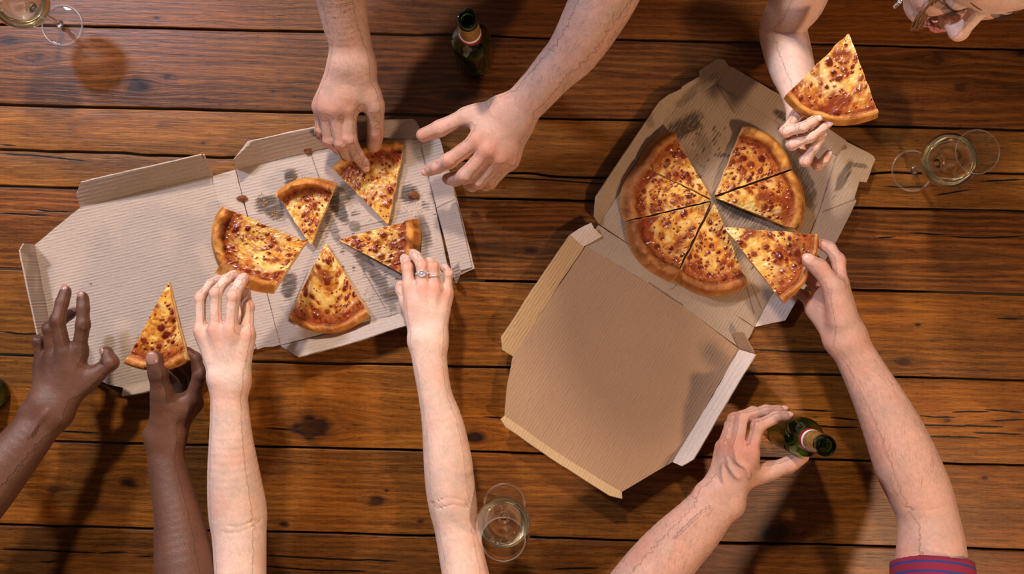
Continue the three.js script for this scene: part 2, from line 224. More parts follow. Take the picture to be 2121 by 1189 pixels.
{
  const base = at(1480, 450); base.y = T;
  const box = thing('pizza_box', base, 'open cardboard pizza box at the right with most of a pizza', 'pizza box');
  const D = [225, -345];
  const st = [[1420, 262, 46, 24, -.55], [1385, 290, 40, 16, -.7, .8], [1620, 245, 28, 10, .5, .9], [1640, 330, 26, 60, -.3, .8], [1670, 390, 18, 50, -.2, .8], [1520, 430, 60, 24, .5, .75], [1440, 340, 40, 40, .4, .25], [1560, 500, 40, 50, .4, .5], [1740, 370, 10, 46, .45, .8], [1768, 345, 24, 6, .2, .7], [1432, 195, 55, 12, -.65, .55], [1455, 300, 20, 40, -.5, .3], [1340, 250, 14, 20, -.6, .4]];
  st.creases = [[1545, 594, 1560, 650, 1], [1555, 590, 1576, 640, 1], [1343, 586, 1412, 632, 1.4], [1389, 600, 1400, 590, 1], [1590, 470, 1640, 560, .8], [1483, 176, 1520, 235, 1], [1700, 440, 1770, 412, 1.2]];
  st.splatter = [[1470, 310, 90, 80], [1460, 380, 60, 50], [1640, 300, 70, 60], [1560, 550, 60, 40]];
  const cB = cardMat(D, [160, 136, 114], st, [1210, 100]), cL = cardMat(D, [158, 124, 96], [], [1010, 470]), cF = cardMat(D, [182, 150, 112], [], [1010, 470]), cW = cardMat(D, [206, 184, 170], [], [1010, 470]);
  panel('bottom_panel', h(.0045, [1240, 463], [1386, 236], [1483, 174], [1600, 248], [1735, 322], [1697, 440], [1650, 560], [1562, 677], [1400, 572]), cB, box);
  panel('side_wall', h(.022, [1240, 463, .006], [1231, 450], [1234, 408], [1290, 322], [1364, 213], [1386, 236, .006]), cB, box);
  panel('side_wall', h(.022, [1386, 236, .006], [1364, 212], [1385, 196], [1411, 184], [1413, 179], [1450, 158], [1448, 148], [1488, 122], [1500, 124], [1514, 141], [1483, 174, .006]), cB, box, .0022, .4);
  panel('side_wall', h(.024, [1483, 174, .006], [1514, 138], [1622, 200], [1753, 292], [1735, 322, .006], [1600, 248, .006]), cB, box);
  panel('end_wall', h(.018, [1735, 318, .006], [1753, 293], [1808, 322], [1813, 330], [1805, 350], [1795, 378], [1780, 376], [1770, 409], [1774, 417], [1725, 515], [1688, 570, .014], [1640, 580, .006], [1697, 440, .006]), cB, box, .0022, .4);
  panel('end_wall', h(.016, [1563, 677, .006], [1600, 610, .006], [1642, 576, .007], [1672, 590], [1656, 612], [1627, 663]), cW, box);
  panel('hinge_strip', h(.006, [1239, 466], [1400, 571], [1562, 678], [1553, 698], [1532, 721, .01], [1412, 632, .01], [1343, 587, .01], [1213, 509, .01], [1224, 490]), cB, box);
  panel('corner_tab', h(.022, [1208, 511, .012], [1181, 487], [1200, 474], [1225, 462], [1230, 472], [1247, 489, .012]), cW, box, .002);
  panel('corner_tab', h(.034, [1531, 723, .012], [1516, 689, .016], [1540, 689], [1562, 731]), cL, box, .002);
  panel('lid_panel', h(.014, [1213, 509, .01], [1343, 587, .01], [1412, 632, .01], [1531, 723, .012], [1470, 828, .022], [1393, 957, .03], [1288, 1019, .036], [1160, 941, .036], [1045, 861, .034], [1050, 800, .028], [1062, 738, .024], [1140, 618, .016]), cL, box);
  panel('lid_flap', h(.03, [1210, 512, .012], [1180, 487, .024], [1110, 590], [1038, 699, .036], [1041, 725, .036], [1062, 738, .024], [1091, 698, .021], [1118, 650, .018], [1160, 585, .014]), cF, box, .0022, .8);
  panel('lid_flap', h(.048, [1531, 724, .012], [1565, 734, .042], [1500, 842], [1436, 951, .056], [1411, 965, .056], [1393, 957, .03], [1470, 830, .022]), cW, box, .0022, .4);
  panel('lid_flap', h(.044, [1045, 861, .034], [1037, 868, .036], [1048, 885], [1150, 955], [1262, 1026], [1289, 1033, .04], [1288, 1019, .036], [1160, 941, .036]), cF, box, .0022, .5);
}

// ---------------------------------------------------------------- pizza slices
function slice(spec) {       // tip, a, b: [px, py, height of the slice's underside]
  const { tip, a, b, seed, label, group, droop = 0, curl = 0, brown = 0, crustK = 1, pale = 0, bulge = .02, crustTone, cw = .835 } = spec;
  const R = rng(seed * 7919 + 13), P0 = at(...tip), PA = at(...a), PB = at(...b);
  const va = PA.clone().sub(P0), vb = PB.clone().sub(P0), la = va.length(), lb = vb.length(), rad = (la + lb) / 2, ang = va.angleTo(vb);
  const nrm = va.clone().cross(vb).normalize(); if (nrm.y < 0) nrm.negate();
  const wid = rad * ang;
  const g = thing('pizza_slice', P0.clone().lerp(PA.clone().lerp(PB, .5), .55), label, 'pizza slice', group);
  const spots = []; const NS = 110 + Math.floor(R() * 40);
  for (let i = 0; i < NS; i++) { const r = Math.sqrt(R()) * .86 + .02, s = R(), big = R(); const X = r * rad, Y = (s - .5) * ang * X; if (fbm(X * 45, Y * 45, seed + 50.5, 2) < -.12 + .3 * (R() - .5)) continue; spots.push([X, Y, (.0009 + .0050 * Math.pow(big, 4.2) + .0011 * R()) * (1 - .4 * (r < .2)), .45 + .6 * R()]); }
  const lumps = []; for (let i = 0; i < 6; i++) lumps.push([R(), .5 + R(), .05 + .09 * R()]);
  const crust0 = r => cw + .018 * noise(r * 9, seed, 2.5);
  const look = (r, s) => {      // colour and relief at polar position
    const X = r * rad, Y = (s - .5) * ang * X, n1 = fbm(X * 90, Y * 90, seed + .5, 3), n2 = fbm(X * 260, Y * 260, seed + 4.5, 2), n3 = noise(X * 900, Y * 900, seed + 7.5), n4 = fbm(X * 38, Y * 38, seed + 11.5, 2);
    const e0 = crust0(s), cr = smooth(e0 - .012, e0 + .02, r + .018 * n1);
    let c = mix3([212, 156, 66], [230, 194, 120], smooth(-.25, .35, n1 + .3 * n4)); c = mix3(c, [182, 102, 40], smooth(.0, .42, -n1 * .8 + n2 * .6)); c = mix3(c, [247, 226, 176], smooth(.12 - pale * .2, .42, n4 + .35 * n2) * (.55 + pale * .3));
    let hgt = .0013 * n1 + .0011 * n2 + .0003 * n3, gloss = .26 + .1 * n2;
    const edge = smooth(.62, .84, r + .12 * n4) * .75 + brown * smooth(-.1, .35, n4); c = mix3(c, [138, 62, 28], clamp(edge * smooth(-.45, .25, n2 + .5 * n1)));
    c = mix3(c, [118, 44, 22], clamp(smooth(.2, .5, fbm(X * 55, Y * 55, seed + 21.5, 2) + .1) * .85));
    for (const [sx, sy, sr, k] of spots) {
      const dx = X - sx, dy = Y - sy, q = dx * dx + dy * dy; if (q > sr * sr * 4.8) continue;
      const d = Math.sqrt(q) / sr + .5 * n2 + .3 * n1 + .12 * n3; if (d > 2) continue;
      const m = 1 - smooth(.65, 1.1, d), halo = 1 - smooth(.9, 1.9, d);
      c = mix3(c, [172, 90, 34], halo * .5); c = mix3(c, mix3([112, 36, 16], [70, 18, 10], k * .55 + .3 * n2), m * k); hgt += .0012 * (1 - smooth(.1, 1.2, d)) * Math.min(1, sr / .0028);
    }
    const near = smooth(cw - .125, cw - .04, r + .04 * n1) * (1 - smooth(cw + .005, cw + .07, r + .05 * n2)); c = mix3(c, mix3([104, 34, 16], [164, 74, 26], smooth(-.3, .4, n2)), clamp(near * .85 * (.65 + n1)));
    if (cr > 0) {
      const ct = crustTone || [[208, 146, 70], [172, 102, 42], [118, 60, 26]]; let k = mix3(ct[0], ct[1], smooth(-.35, .3, n1 * .8 + n4 + .3 * n2)); k = mix3(k, ct[2], smooth(.0, .4, fbm(X * 70, Y * 70, seed + 31.5, 3) + .15 * n2) * (.5 + brown)); k = mix3(k, [236, 182, 96], smooth(.3, .6, n2) * .35); if (n3 > .66) k = mix3(k, [240, 200, 120], .5);
      k = mix3(k, [196, 132, 60], smooth(.95, 1, r) * .5); c = mix3(c, k, cr); gloss = .34 + .36 * cr; hgt = hgt * (1 - cr) + cr * (.0011 * n1 + .0005 * n2 + .00018 * n3);
    }
    const side = Math.min(s, 1 - s) * ang * r; c = mix3(c, [226, 178, 104], (1 - smooth(.0, .012, side + .006 * n1)) * .45);
    return { c, hgt, gloss, cr };
  };
  const TW = 300, TH = 240, relief = new Float32Array(TW * TH), gl = new Float32Array(TW * TH);
  const map = texture(TW, TH, (x, y, c) => { const o = look((x + .5) / TW, (y + .5) / TH); c[0] = o.c[0]; c[1] = o.c[1]; c[2] = o.c[2]; relief[y * TW + x] = o.hgt; gl[y * TW + x] = o.gloss; });
  const rough = texture(TW, TH, (x, y, c) => { c[0] = c[1] = c[2] = 255 * gl[y * TW + x]; }, false);
  const topH = (r, s) => {
    const e0 = crust0(s), t = clamp((r - e0) / (1 - e0)); let lump = 0; for (const [ls, la2, lw] of lumps) lump += (la2 - .6) * Math.exp(-(((s - ls) / lw) ** 2));
    const prof = t > 0 ? Math.pow(Math.sin(Math.PI * Math.pow(t * .93 + .02, .62)), .8) : 0;
    const th = .0075 + .004 * smooth(0, .25, r), rise = .0125 * crustK * (1 + .35 * lump);
    return th * (1 - smooth(.55, 1, t) * .9) + rise * prof - .0015 * (1 - smooth(0, .1, r));
  };
  const wob = s => 1 + bulge * Math.sin(Math.PI * s) + .008 * noise(s * 5, seed, 1.5);
  const place = (r, s, hh) => {
    const se = s + (.012 * noise(r * 14, seed + (s < .5 ? 0 : 9), .5)) * (Math.abs(s - .5) * 2) / Math.max(r, .12);
    const d = va.clone().multiplyScalar((1 - se) / la).addScaledVector(vb, se / lb).normalize(), L = (la + (lb - la) * se) * wob(s);
    const rr = r * L, off = hh + droop * (1 - r) * (1 - r) + curl * (2 * s - 1) ** 2 * r;
    return P0.clone().addScaledVector(d, rr).addScaledVector(nrm, off);
  };
  const sheet = (r0, r1, nr, ns, f, flip) => {
    const pos = [], uv = [], idx = [];
    for (let i = 0; i <= nr; i++) for (let j = 0; j <= ns; j++) { const r = r0 + (r1 - r0) * i / nr, s = j / ns, p = f(r, s); pos.push(p.x, p.y, p.z); uv.push(r, s); }
    for (let i = 0; i < nr; i++) for (let j = 0; j < ns; j++) { const q = i * (ns + 1) + j, w = q + ns + 1; flip ? idx.push(q, w, q + 1, q + 1, w, w + 1) : idx.push(q, q + 1, w, q + 1, w + 1, w); }
    return geom(pos, idx, uv);
  };
  const flip = va.clone().cross(vb).y > 0;
  const hb = (r, s) => { const X = clamp(Math.round(r * TW), 0, TW - 1), Y = clamp(Math.round(s * TH), 0, TH - 1); return relief[Y * TW + X]; };
  const cheese = std({ map, roughnessMap: rough, roughness: 1, clearcoat: .15, clearcoatRoughness: .2, specularIntensity: .75 }), cm = std({ map, roughness: .72, specularIntensity: .5 });
  part('cheese_topping', sheet(.012, cw + .032, 120, 90, (r, s) => place(r, s, topH(r, s) + 1.25 * hb(r, s)), flip), cheese, g);
  part('crust', sheet(cw + .030, .999, 34, 90, (r, s) => place(r, s, topH(r, s) + 1.1 * hb(r, s)), flip), cm, g);
  // dough: underside and the two cut faces
  const dough = []; const under = sheet(.012, .999, 24, 24, (r, s) => place(r, s, -.0002 + .003 * smooth(.93, 1, r)), !flip); dough.push(under);
  for (const s of [0, 1]) { const pos = [], idx = [], uv = []; const n = 70, m = 4; for (let i = 0; i <= n; i++) for (let j = 0; j <= m; j++) { const r = .012 + .987 * i / n, t = j / m, hh = (topH(r, s) + 1.1 * hb(r, s)) * t; const p = place(r, s, hh), q = place(r, .5, hh); p.lerp(q, .012 * noise(i * .6, j * 2.1, seed) * (t < 1 && t > 0 ? 1 : 0) * .4); pos.push(p.x, p.y, p.z); uv.push(r, t); } for (let i = 0; i < n; i++) for (let j = 0; j < m; j++) { const q = i * (m + 1) + j; (s === 0) !== flip ? idx.push(q, q + m + 1, q + 1, q + 1, q + m + 1, q + m + 2) : idx.push(q, q + 1, q + m + 1, q + 1, q + m + 2, q + m + 1); } dough.push(geom(pos, idx, uv)); }
  { const pos = [], idx = [], uv = []; const n = 60; for (let j = 0; j <= n; j++) for (const t of [0, 1]) { const p = place(.999, j / n, t ? topH(.999, j / n) + 1.1 * hb(.999, j / n) : .0028); pos.push(p.x, p.y, p.z); uv.push(.99, j / n); } for (let j = 0; j < n; j++) { const q = j * 2; idx.push(q, q + 1, q + 2, q + 1, q + 3, q + 2); } dough.push(geom(pos, idx, uv)); }
  part('dough', mergeGeometries(dough), doughM, g);
  return g;
}
const doughTex = texture(256, 64, (x, y, c) => { const t = y / 63, n = fbm(x * .08, y * .1, 2.5, 3), v = 1 + .2 * n; const o = mix3([196, 128, 54], mix3([236, 206, 146], [206, 120, 46], smooth(.72, .95, t)), smooth(.05, .3, t)); c[0] = o[0] * v; c[1] = o[1] * v; c[2] = o[2] * v; }, true, THREE.RepeatWrapping);
const doughM = std({ map: doughTex, roughness: .85, specularIntensity: .4 });
const L0 = .0065, LG = 'slices lying apart in the left box', RG = 'slices of the pizza in the right box';
const BROWN = [[178, 114, 60], [148, 86, 42], [116, 62, 30]];
const SLICES = [
  { tip: [622, 496, L0], a: [461, 427, .0095], b: [456, 554, .0095], seed: 1, label: 'pizza slice with thick browned crust lying over the hinge strip of the left box', group: LG, brown: .25, bulge: .05 },
  { tip: [646, 508, L0 + .004], a: [574, 397, .012], b: [699, 380, .012], seed: 2, label: 'short pizza slice with rolled browned crust, upper middle of the left box', group: LG, crustK: 1.25, bulge: .03 },
  { tip: [805, 466, L0], a: [688, 347, L0], b: [840, 296, L0], seed: 3, cw: 0.87, label: 'dark browned pizza slice under the pressing index finger in the left box', group: LG, brown: .5, crustK: .6 },
  { tip: [702, 497, L0], a: [866, 453, L0], b: [846, 572, L0], seed: 4, label: 'pizza slice touched by the hand with rings, crust toward the right', group: LG, brown: .3 },
  { tip: [677, 503, L0], a: [600, 661, L0], b: [768, 653, L0], seed: 5, cw: 0.9, label: 'untouched pizza slice near the bottom edge of the left box, tip pointing up', group: LG, bulge: .07, pale: .1, crustK: .7 },
  { tip: [640, 492, .055], a: [446, 566, .135], b: [566, 611, .13], seed: 6, cw: 0.87, label: 'pizza slice lifted by the pale left hand above the left box', bulge: .0, crustK: .6, pale: .15, droop: -.01 },
  { tip: [353, 583, .155], a: [263, 754, .135], b: [394, 746, .135], seed: 7, cw: 0.86, label: 'pizza slice held up by the dark-skinned hand over the left box lid', pale: .35, crustK: .8, bulge: .03 },
  { tip: [1471, 412, L0], a: [1386, 271, L0], b: [1319, 341, L0], seed: 8, crustTone: BROWN, label: 'upper left slice of the pizza in the right box, puffy smooth crust', group: RG, crustK: 1.1, bulge: .02 },
  { tip: [1471, 416, L0], a: [1316, 343, L0], b: [1292, 459, L0], seed: 9, crustTone: BROWN, label: 'leftmost slice in the right box, second of the four joined slices from the top', group: RG, crustK: 1.1, bulge: .05 },
  { tip: [1470, 419, L0], a: [1293, 462, L0], b: [1390, 583, L0], seed: 10, crustTone: BROWN, label: 'lower left slice in the right box, third of the four joined slices', group: RG, crustK: 1.1, brown: .3, bulge: .05 },
  { tip: [1478, 422, L0], a: [1396, 578, L0], b: [1545, 594, L0], seed: 11, cw: 0.86, crustTone: BROWN, label: 'bottom slice in the right box, last of the four joined slices', group: RG, crustK: .9, bulge: .06, pale: .1 },
  { tip: [1479, 405, L0], a: [1537, 261, L0], b: [1639, 349, L0], seed: 12, cw: 0.82, label: 'upper right slice of the pizza in the right box with deep brown folded crust', group: RG, crustK: 1.1, brown: .25, bulge: .05 },
  { tip: [1480, 410, L0], a: [1641, 353, L0], b: [1651, 481, L0], seed: 13, label: 'right slice of the pizza in the right box, just above the slice being lifted', group: RG, crustK: .9, brown: .15, bulge: .05 },
  { tip: [1499, 472, .075], a: [1694, 489, .1], b: [1622, 630, .1], seed: 14, cw: 0.925, label: 'bright yellow slice lifted from the right box by the light-skinned hand', pale: .3, crustK: .45, bulge: .02 },
  { tip: [1757, 70, .215], a: [1622, 206, .19], b: [1818, 243, .22], seed: 15, cw: 0.9, label: 'glossy pizza slice held up by the woman at the top right, tip toward her face', pale: .5, crustK: .55, bulge: .04, brown: .1 },
];
SLICES.forEach(slice);

// ---------------------------------------------------------------- crumbs
{
  const R = rng(5), cr = (px, py, s, label) => { const g = new THREE.IcosahedronGeometry(s, 1), p = g.attributes.position; for (let i = 0; i < p.count; i++) { const k = 1 + .45 * noise(p.getX(i) * 900, p.getY(i) * 900, p.getZ(i) * 900 + px); p.setXYZ(i, p.getX(i) * k * 1.5, p.getY(i) * k * .7, p.getZ(i) * k); } g.computeVertexNormals(); const q = at(px, py, .0045 + s * .55); g.translate(q.x, q.y, q.z); const m = part('crumb', g, std({ color: 0x6e3a1c, roughness: .9 }), scene); tag(m, label, 'crumb'); };
  cr(637, 311, .0055, 'reddish brown crumb on the top fold of the left box'); cr(858, 404, .006, 'reddish crust crumb between the right-hand slices in the left box'); cr(501, 411, .005, 'small brown crumb on the hinge fold beside the leftmost slice'); cr(604, 664, .004, 'tiny brown crumb beside the lower left corner of the bottom slice in the left box');
  const meal = new THREE.InstancedMesh(new THREE.OctahedronGeometry(.00085, 0), std({ color: 0xc8913f, roughness: .8 }), 520), M = new THREE.Matrix4(), q = new THREE.Quaternion();
  const spots = [[548, 415, 16, 12], [612, 370, 14, 18], [575, 440, 18, 12], [770, 600, 40, 20], [850, 620, 30, 20], [597, 585, 15, 22], [700, 420, 30, 30], [572, 700, 8, 8], [860, 420, 20, 20], [1425, 262, 30, 14], [1490, 300, 60, 40], [1655, 400, 14, 50], [1640, 335, 16, 30], [1640, 425, 10, 20]];
  for (let i = 0; i < 520; i++) { const s = spots[i % spots.length], a = R() * 6.28, r = Math.pow(R(), .7), p = at(s[0] + Math.cos(a) * r * s[2] * 1.4, s[1] + Math.sin(a) * r * s[3] * 1.4, .0052), k = .5 + R() * .9; q.setFromEuler(new THREE.Euler(R() * 3, R() * 3, R() * 3)); M.compose(p, q, V(k, k, k)); meal.setMatrixAt(i, M); }
  meal.name = 'cornmeal_crumbs'; meal.userData.kind = 'stuff'; tag(meal, 'fine golden cornmeal crumbs scattered on the bottoms of both pizza boxes', 'crumbs'); meal.castShadow = meal.receiveShadow = true; scene.add(meal);
}

// ---------------------------------------------------------------- glasses and bottles
const lathe = (pts, seg = 64) => new THREE.LatheGeometry(pts.map(p => new THREE.Vector2(...p)), seg);
const spl = (pts, n) => new THREE.SplineCurve(pts.map(p => new THREE.Vector2(...p))).getPoints(n).map(p => [Math.max(p.x, .00005), p.y]);
const clearM = std({ color: 0xffffff, roughness: 0.0, transmission: 1, thickness: .003, ior: 1.48 });
const bowlM = std({ color: 0xffffff, roughness: 0.08, transmission: 1, thickness: 0, ior: 1.5 });
const wineM = std({ color: 0xffffff, roughness: 0, transmission: 1, thickness: .03, ior: 1.33, attenuationColor: new THREE.Color(0xf6e6a8), attenuationDistance: .14 });
const rimM = std({ color: 0xffffff, roughness: .38, transmission: 1, thickness: 0, ior: 1.5 });
const footM = std({ color: 0xffffff, roughness: 0, transmission: 1, thickness: 0, ior: 1.5 });
function wineGlass(px, py, label, level, tone) {
  const b = at(px, py, 0); b.y = T + .0006; const t = thing('wine_glass', b, label, 'wine glass');
  const L = (pts, seg) => { const g = lathe(pts, seg); g.translate(b.x, b.y, b.z); return g; };
  part('foot', L([[.0001, 0], [.030, .0], [.0334, .0008], [.0338, .0016], [.0334, .0024], [.030, .0028], [.02, .0036], [.012, .0055], [.0065, .0085], [.0001, .009]]), footM, t);
  { const r0 = new THREE.TorusGeometry(.0332, .0017, 8, 80); r0.rotateX(Math.PI / 2); r0.translate(b.x, b.y + .0014, b.z); part('foot_rim', r0, rimM, t); }
  part('stem', L([[.0001, .0088], ...spl([[.0062, .0088], [.0042, .016], [.0036, .03], [.0036, .055], [.0046, .071], [.0075, .0795], [.009, .082]], 24), [.0001, .082]]), clearM, t);
  const prof = spl([[.0002, .083], [.012, .0835], [.027, .092], [.0385, .109], [.0418, .127], [.0408, .15], [.0366, .176], [.0312, .205]], 60);
  part('bowl', L(prof, 96), bowlM, t);
  const rim = new THREE.TorusGeometry(.0312, .0009, 8, 72); rim.rotateX(Math.PI / 2); rim.translate(b.x, b.y + .205, b.z); part('rim', rim, rimM, t);
  if (level) { const inner = prof.filter(p => p[1] < level).map(p => [Math.max(p[0] - .0009, .0001), p[1] + .0008]); const last = inner[inner.length - 1]; part('white_wine', L([...inner, [last[0] - .0004, level], [last[0] - .002, level - .0006], [.0001, level - .0006]], 96), wineM, t); }
}
wineGlass(130, 53, 'wine glass of white wine at the top left corner', .128);
wineGlass(1888, 354, 'wine glass of white wine on the right side beside the right pizza box', .127);
wineGlass(1045, 1043, 'wine glass at the bottom edge beside the pale woman\'s right elbow', .114);
const greenM = std({ color: 0xffffff, roughness: .02, transmission: 1, thickness: .004, ior: 1.5, attenuationColor: new THREE.Color(0x3f9a28), attenuationDistance: .0095 });
const beerM = std({ color: 0xffffff, roughness: 0, transmission: 1, thickness: .03, ior: 1.33, attenuationColor: new THREE.Color(0xd0c060), attenuationDistance: .06 });
const foilTex = texture(256, 128, (x, y, c) => { const n = noise(x * .55, y * .55, 3.5), m = fbm(x * .12, y * .12, 6.5, 2), v = .82 + .3 * n + .3 * m; c[0] = 205 * v; c[1] = 158 * v; c[2] = 84 * v; });
const foilB = texture(256, 128, (x, y, c) => { const n = fbm(x * .4, y * .4, 3.5, 2); c[0] = c[1] = c[2] = 128 + 120 * n; }, false);
const goldM = std({ map: foilTex, bumpMap: foilB, bumpScale: .0006, metalness: .45, roughness: .36 }), whiteM = std({ color: 0xe9e6ec, roughness: .45 }), redM = std({ color: 0x8e1420, roughness: .45 }), blueM = std({ color: 0x2b2f86, roughness: .45 });
function bottle(foot, top, label, fill, turn) {
  const t = thing('beer_bottle', foot, label, 'beer bottle'), ax = top.clone().sub(foot).normalize(), q = new THREE.Quaternion().setFromUnitVectors(V(0, 1, 0), ax);
  const put = g => { g.rotateY(turn); g.applyQuaternion(q); g.translate(foot.x, foot.y, foot.z); return g; };
  const out = [[.0001, .004], [.018, .002], [.026, .0005], [.0292, .004], [.0302, .010], ...spl([[.0304, .02], [.0304, .07], [.0304, .108], [.0290, .122], [.0235, .137], [.0178, .150], [.0152, .165], [.0142, .19], [.0136, .212]], 48), [.0136, .2125], [.0150, .214], [.0154, .219], [.0152, .225], [.0143, .2285], [.0130, .2298], [.0112, .2292]];
  const inn = [[.0101, .226], [.0096, .21], ...spl([[.0108, .19], [.0122, .165], [.0148, .150], [.0205, .137], [.0262, .122], [.0277, .108], [.0277, .06], [.0277, .014]], 36), [.024, .008], [.0001, .010]];
  part('glass_body', put(lathe([...out, ...inn], 72)), greenM, t);
  if (fill) part('beer', put(lathe([[.0001, .0104], [.0236, .0086], [.0274, .0145], [.0274, fill - .001], [.0266, fill], [.0001, fill]], 64)), beerM, t);
  const band = (y0, y1, d) => { const r = y => { for (let i = 1; i < out.length; i++) if (out[i][1] >= y && out[i][1] > out[i - 1][1]) { const a = out[i - 1], b2 = out[i], k = (y - a[1]) / (b2[1] - a[1]); return a[0] + (b2[0] - a[0]) * k; } return .0136; }; const p = []; for (let i = 0; i <= 10; i++) { const y = y0 + (y1 - y0) * i / 10; p.push([r(y) + d, y]); } return lathe([[r(y0) + .0001, y0], ...p, [r(y1) + .0001, y1]], 72); };
  part('red_band', put(band(.153, .1605, .0005)), redM, t); part('white_band', put(band(.1605, .168, .0006)), whiteM, t);
  part('gold_foil', put(band(.168, .2125, .0008)), goldM, t);
  const blot = band(.1585, .1665, .0011), pa = blot.attributes.position, keep = []; const ix = blot.index; for (let i = 0; i < ix.count; i += 3) { const c = (pa.getX(ix.getX(i)) + pa.getX(ix.getX(i + 1)) + pa.getX(ix.getX(i + 2))) / 3, d = (pa.getZ(ix.getX(i)) + pa.getZ(ix.getX(i + 1)) + pa.getZ(ix.getX(i + 2))) / 3; if (c > 0 && Math.abs(Math.atan2(d, c)) < .5) keep.push(ix.getX(i), ix.getX(i + 1), ix.getX(i + 2)); } blot.setIndex(keep); part('blue_badge', put(blot), blueM, t);
}
const up = (p, hgt) => { const q = p.clone(); q.y += hgt; return q; };
{
  const f1 = at(983, 126, .001); bottle(f1, up(f1, .23), 'open green beer bottle at the top, between the arms of the man reaching down', .108, 2.2);
  const f2 = at(1624, 890, .001), t2 = at(1712, 924, .23); bottle(f2, t2, 'green beer bottle gripped by the hand at the lower right', .0, 4.4 );
  const f3 = at(-14, 815, .001); bottle(f3, up(f3, .23), 'dark green bottle cut off by the left edge of the picture', .09, 1);
}

// ---------------------------------------------------------------- people: smooth distance fields meshed by surface nets
const smin = (a, b, k) => { const q = Math.max(k - Math.abs(a - b), 0) / k; return Math.min(a, b) - q * q * k * .25; };
function cap(a, b, ra, rb) { const bx = b.x - a.x, by = b.y - a.y, bz = b.z - a.z, il = 1 / Math.max(bx * bx + by * by + bz * bz, 1e-9); return { a, b, ra, rb, d(x, y, z) { const px = x - a.x, py = y - a.y, pz = z - a.z; let t = (px * bx + py * by + pz * bz) * il; t = t < 0 ? 0 : t > 1 ? 1 : t; const ex = px - t * bx, ey = py - t * by, ez = pz - t * bz; return Math.sqrt(ex * ex + ey * ey + ez * ez) - ra - (rb - ra) * t; } }; }
function bounds(prims, pad) { const lo = V(9, 9, 9), hi = V(-9, -9, -9); for (const p of prims) for (const [q, r] of [[p.a, p.ra], [p.b, p.rb]]) { lo.min(V(q.x - r, q.y - r, q.z - r)); hi.max(V(q.x + r, q.y + r, q.z + r)); } lo.subScalar(pad); hi.addScalar(pad); return [lo, hi]; }
function nets(f, lo, hi, cell) {
  const B = 6, nb = [0, 1, 2].map(i => Math.ceil((hi.getComponent(i) - lo.getComponent(i)) / cell / B)), [nx, ny, nz] = nb.map(n => n * B + 1);
  const D = new Float32Array(nx * ny * nz).fill(1), at3 = (i, j, k) => (k * ny + j) * nx + i, reach = B * cell * .95 + cell;
  const done = new Uint8Array(nx * ny * nz);
  for (let K = 0; K < nb[2]; K++) for (let J = 0; J < nb[1]; J++) for (let I = 0; I < nb[0]; I++) {
    const c = f(lo.x + (I + .5) * B * cell, lo.y + (J + .5) * B * cell, lo.z + (K + .5) * B * cell), far = Math.abs(c) > reach;
    for (let k = 0; k <= B; k++) for (let j = 0; j <= B; j++) for (let i = 0; i <= B; i++) {
      const n = at3(I * B + i, J * B + j, K * B + k); if (done[n]) continue;
      if (far) D[n] = c; else { D[n] = f(lo.x + (I * B + i) * cell, lo.y + (J * B + j) * cell, lo.z + (K * B + k) * cell); done[n] = 1; }
    }
  }
  const id = new Int32Array(nx * ny * nz).fill(-1), pos = [], idx = [], E = [[0, 1], [0, 2], [0, 4], [1, 3], [1, 5], [2, 3], [2, 6], [3, 7], [4, 5], [4, 6], [5, 7], [6, 7]], v = new Float32Array(8);
  for (let k = 0; k < nz - 1; k++) for (let j = 0; j < ny - 1; j++) for (let i = 0; i < nx - 1; i++) {
    const n = at3(i, j, k); let s = 0;
    v[0] = D[n]; v[1] = D[n + 1]; v[2] = D[n + nx]; v[3] = D[n + nx + 1]; const m = n + nx * ny; v[4] = D[m]; v[5] = D[m + 1]; v[6] = D[m + nx]; v[7] = D[m + nx + 1];
    for (let q = 0; q < 8; q++) if (v[q] < 0) s++;
    if (s === 0 || s === 8) continue;
    let X = 0, Y = 0, Z = 0, c = 0;
    for (const [p, q] of E) if ((v[p] < 0) !== (v[q] < 0)) { const t = v[p] / (v[p] - v[q]); X += (p & 1) + ((q & 1) - (p & 1)) * t; Y += ((p >> 1) & 1) + (((q >> 1) & 1) - ((p >> 1) & 1)) * t; Z += (p >> 2) + ((q >> 2) - (p >> 2)) * t; c++; }
    id[n] = pos.length / 3; pos.push(lo.x + (i + X / c) * cell, lo.y + (j + Y / c) * cell, lo.z + (k + Z / c) * cell);
  }
  const quad = (a, b, c, d, fl) => { if (a < 0 || b < 0 || c < 0 || d < 0) return; fl ? idx.push(a, c, b, a, d, c) : idx.push(a, b, c, a, c, d); };
  for (let k = 1; k < nz - 1; k++) for (let j = 1; j < ny - 1; j++) for (let i = 1; i < nx - 1; i++) {
    const n = at3(i, j, k), s = D[n] < 0;
    if (s !== D[n + 1] < 0) quad(id[n - nx - nx * ny], id[n - nx * ny], id[n], id[n - nx], !s);
    if (s !== D[n + nx] < 0) quad(id[n - 1 - nx * ny], id[n - 1], id[n], id[n - nx * ny], !s);
    if (s !== D[n + nx * ny] < 0) quad(id[n - 1 - nx], id[n - nx], id[n], id[n - 1], !s);
  }
  return { pos, idx };
}
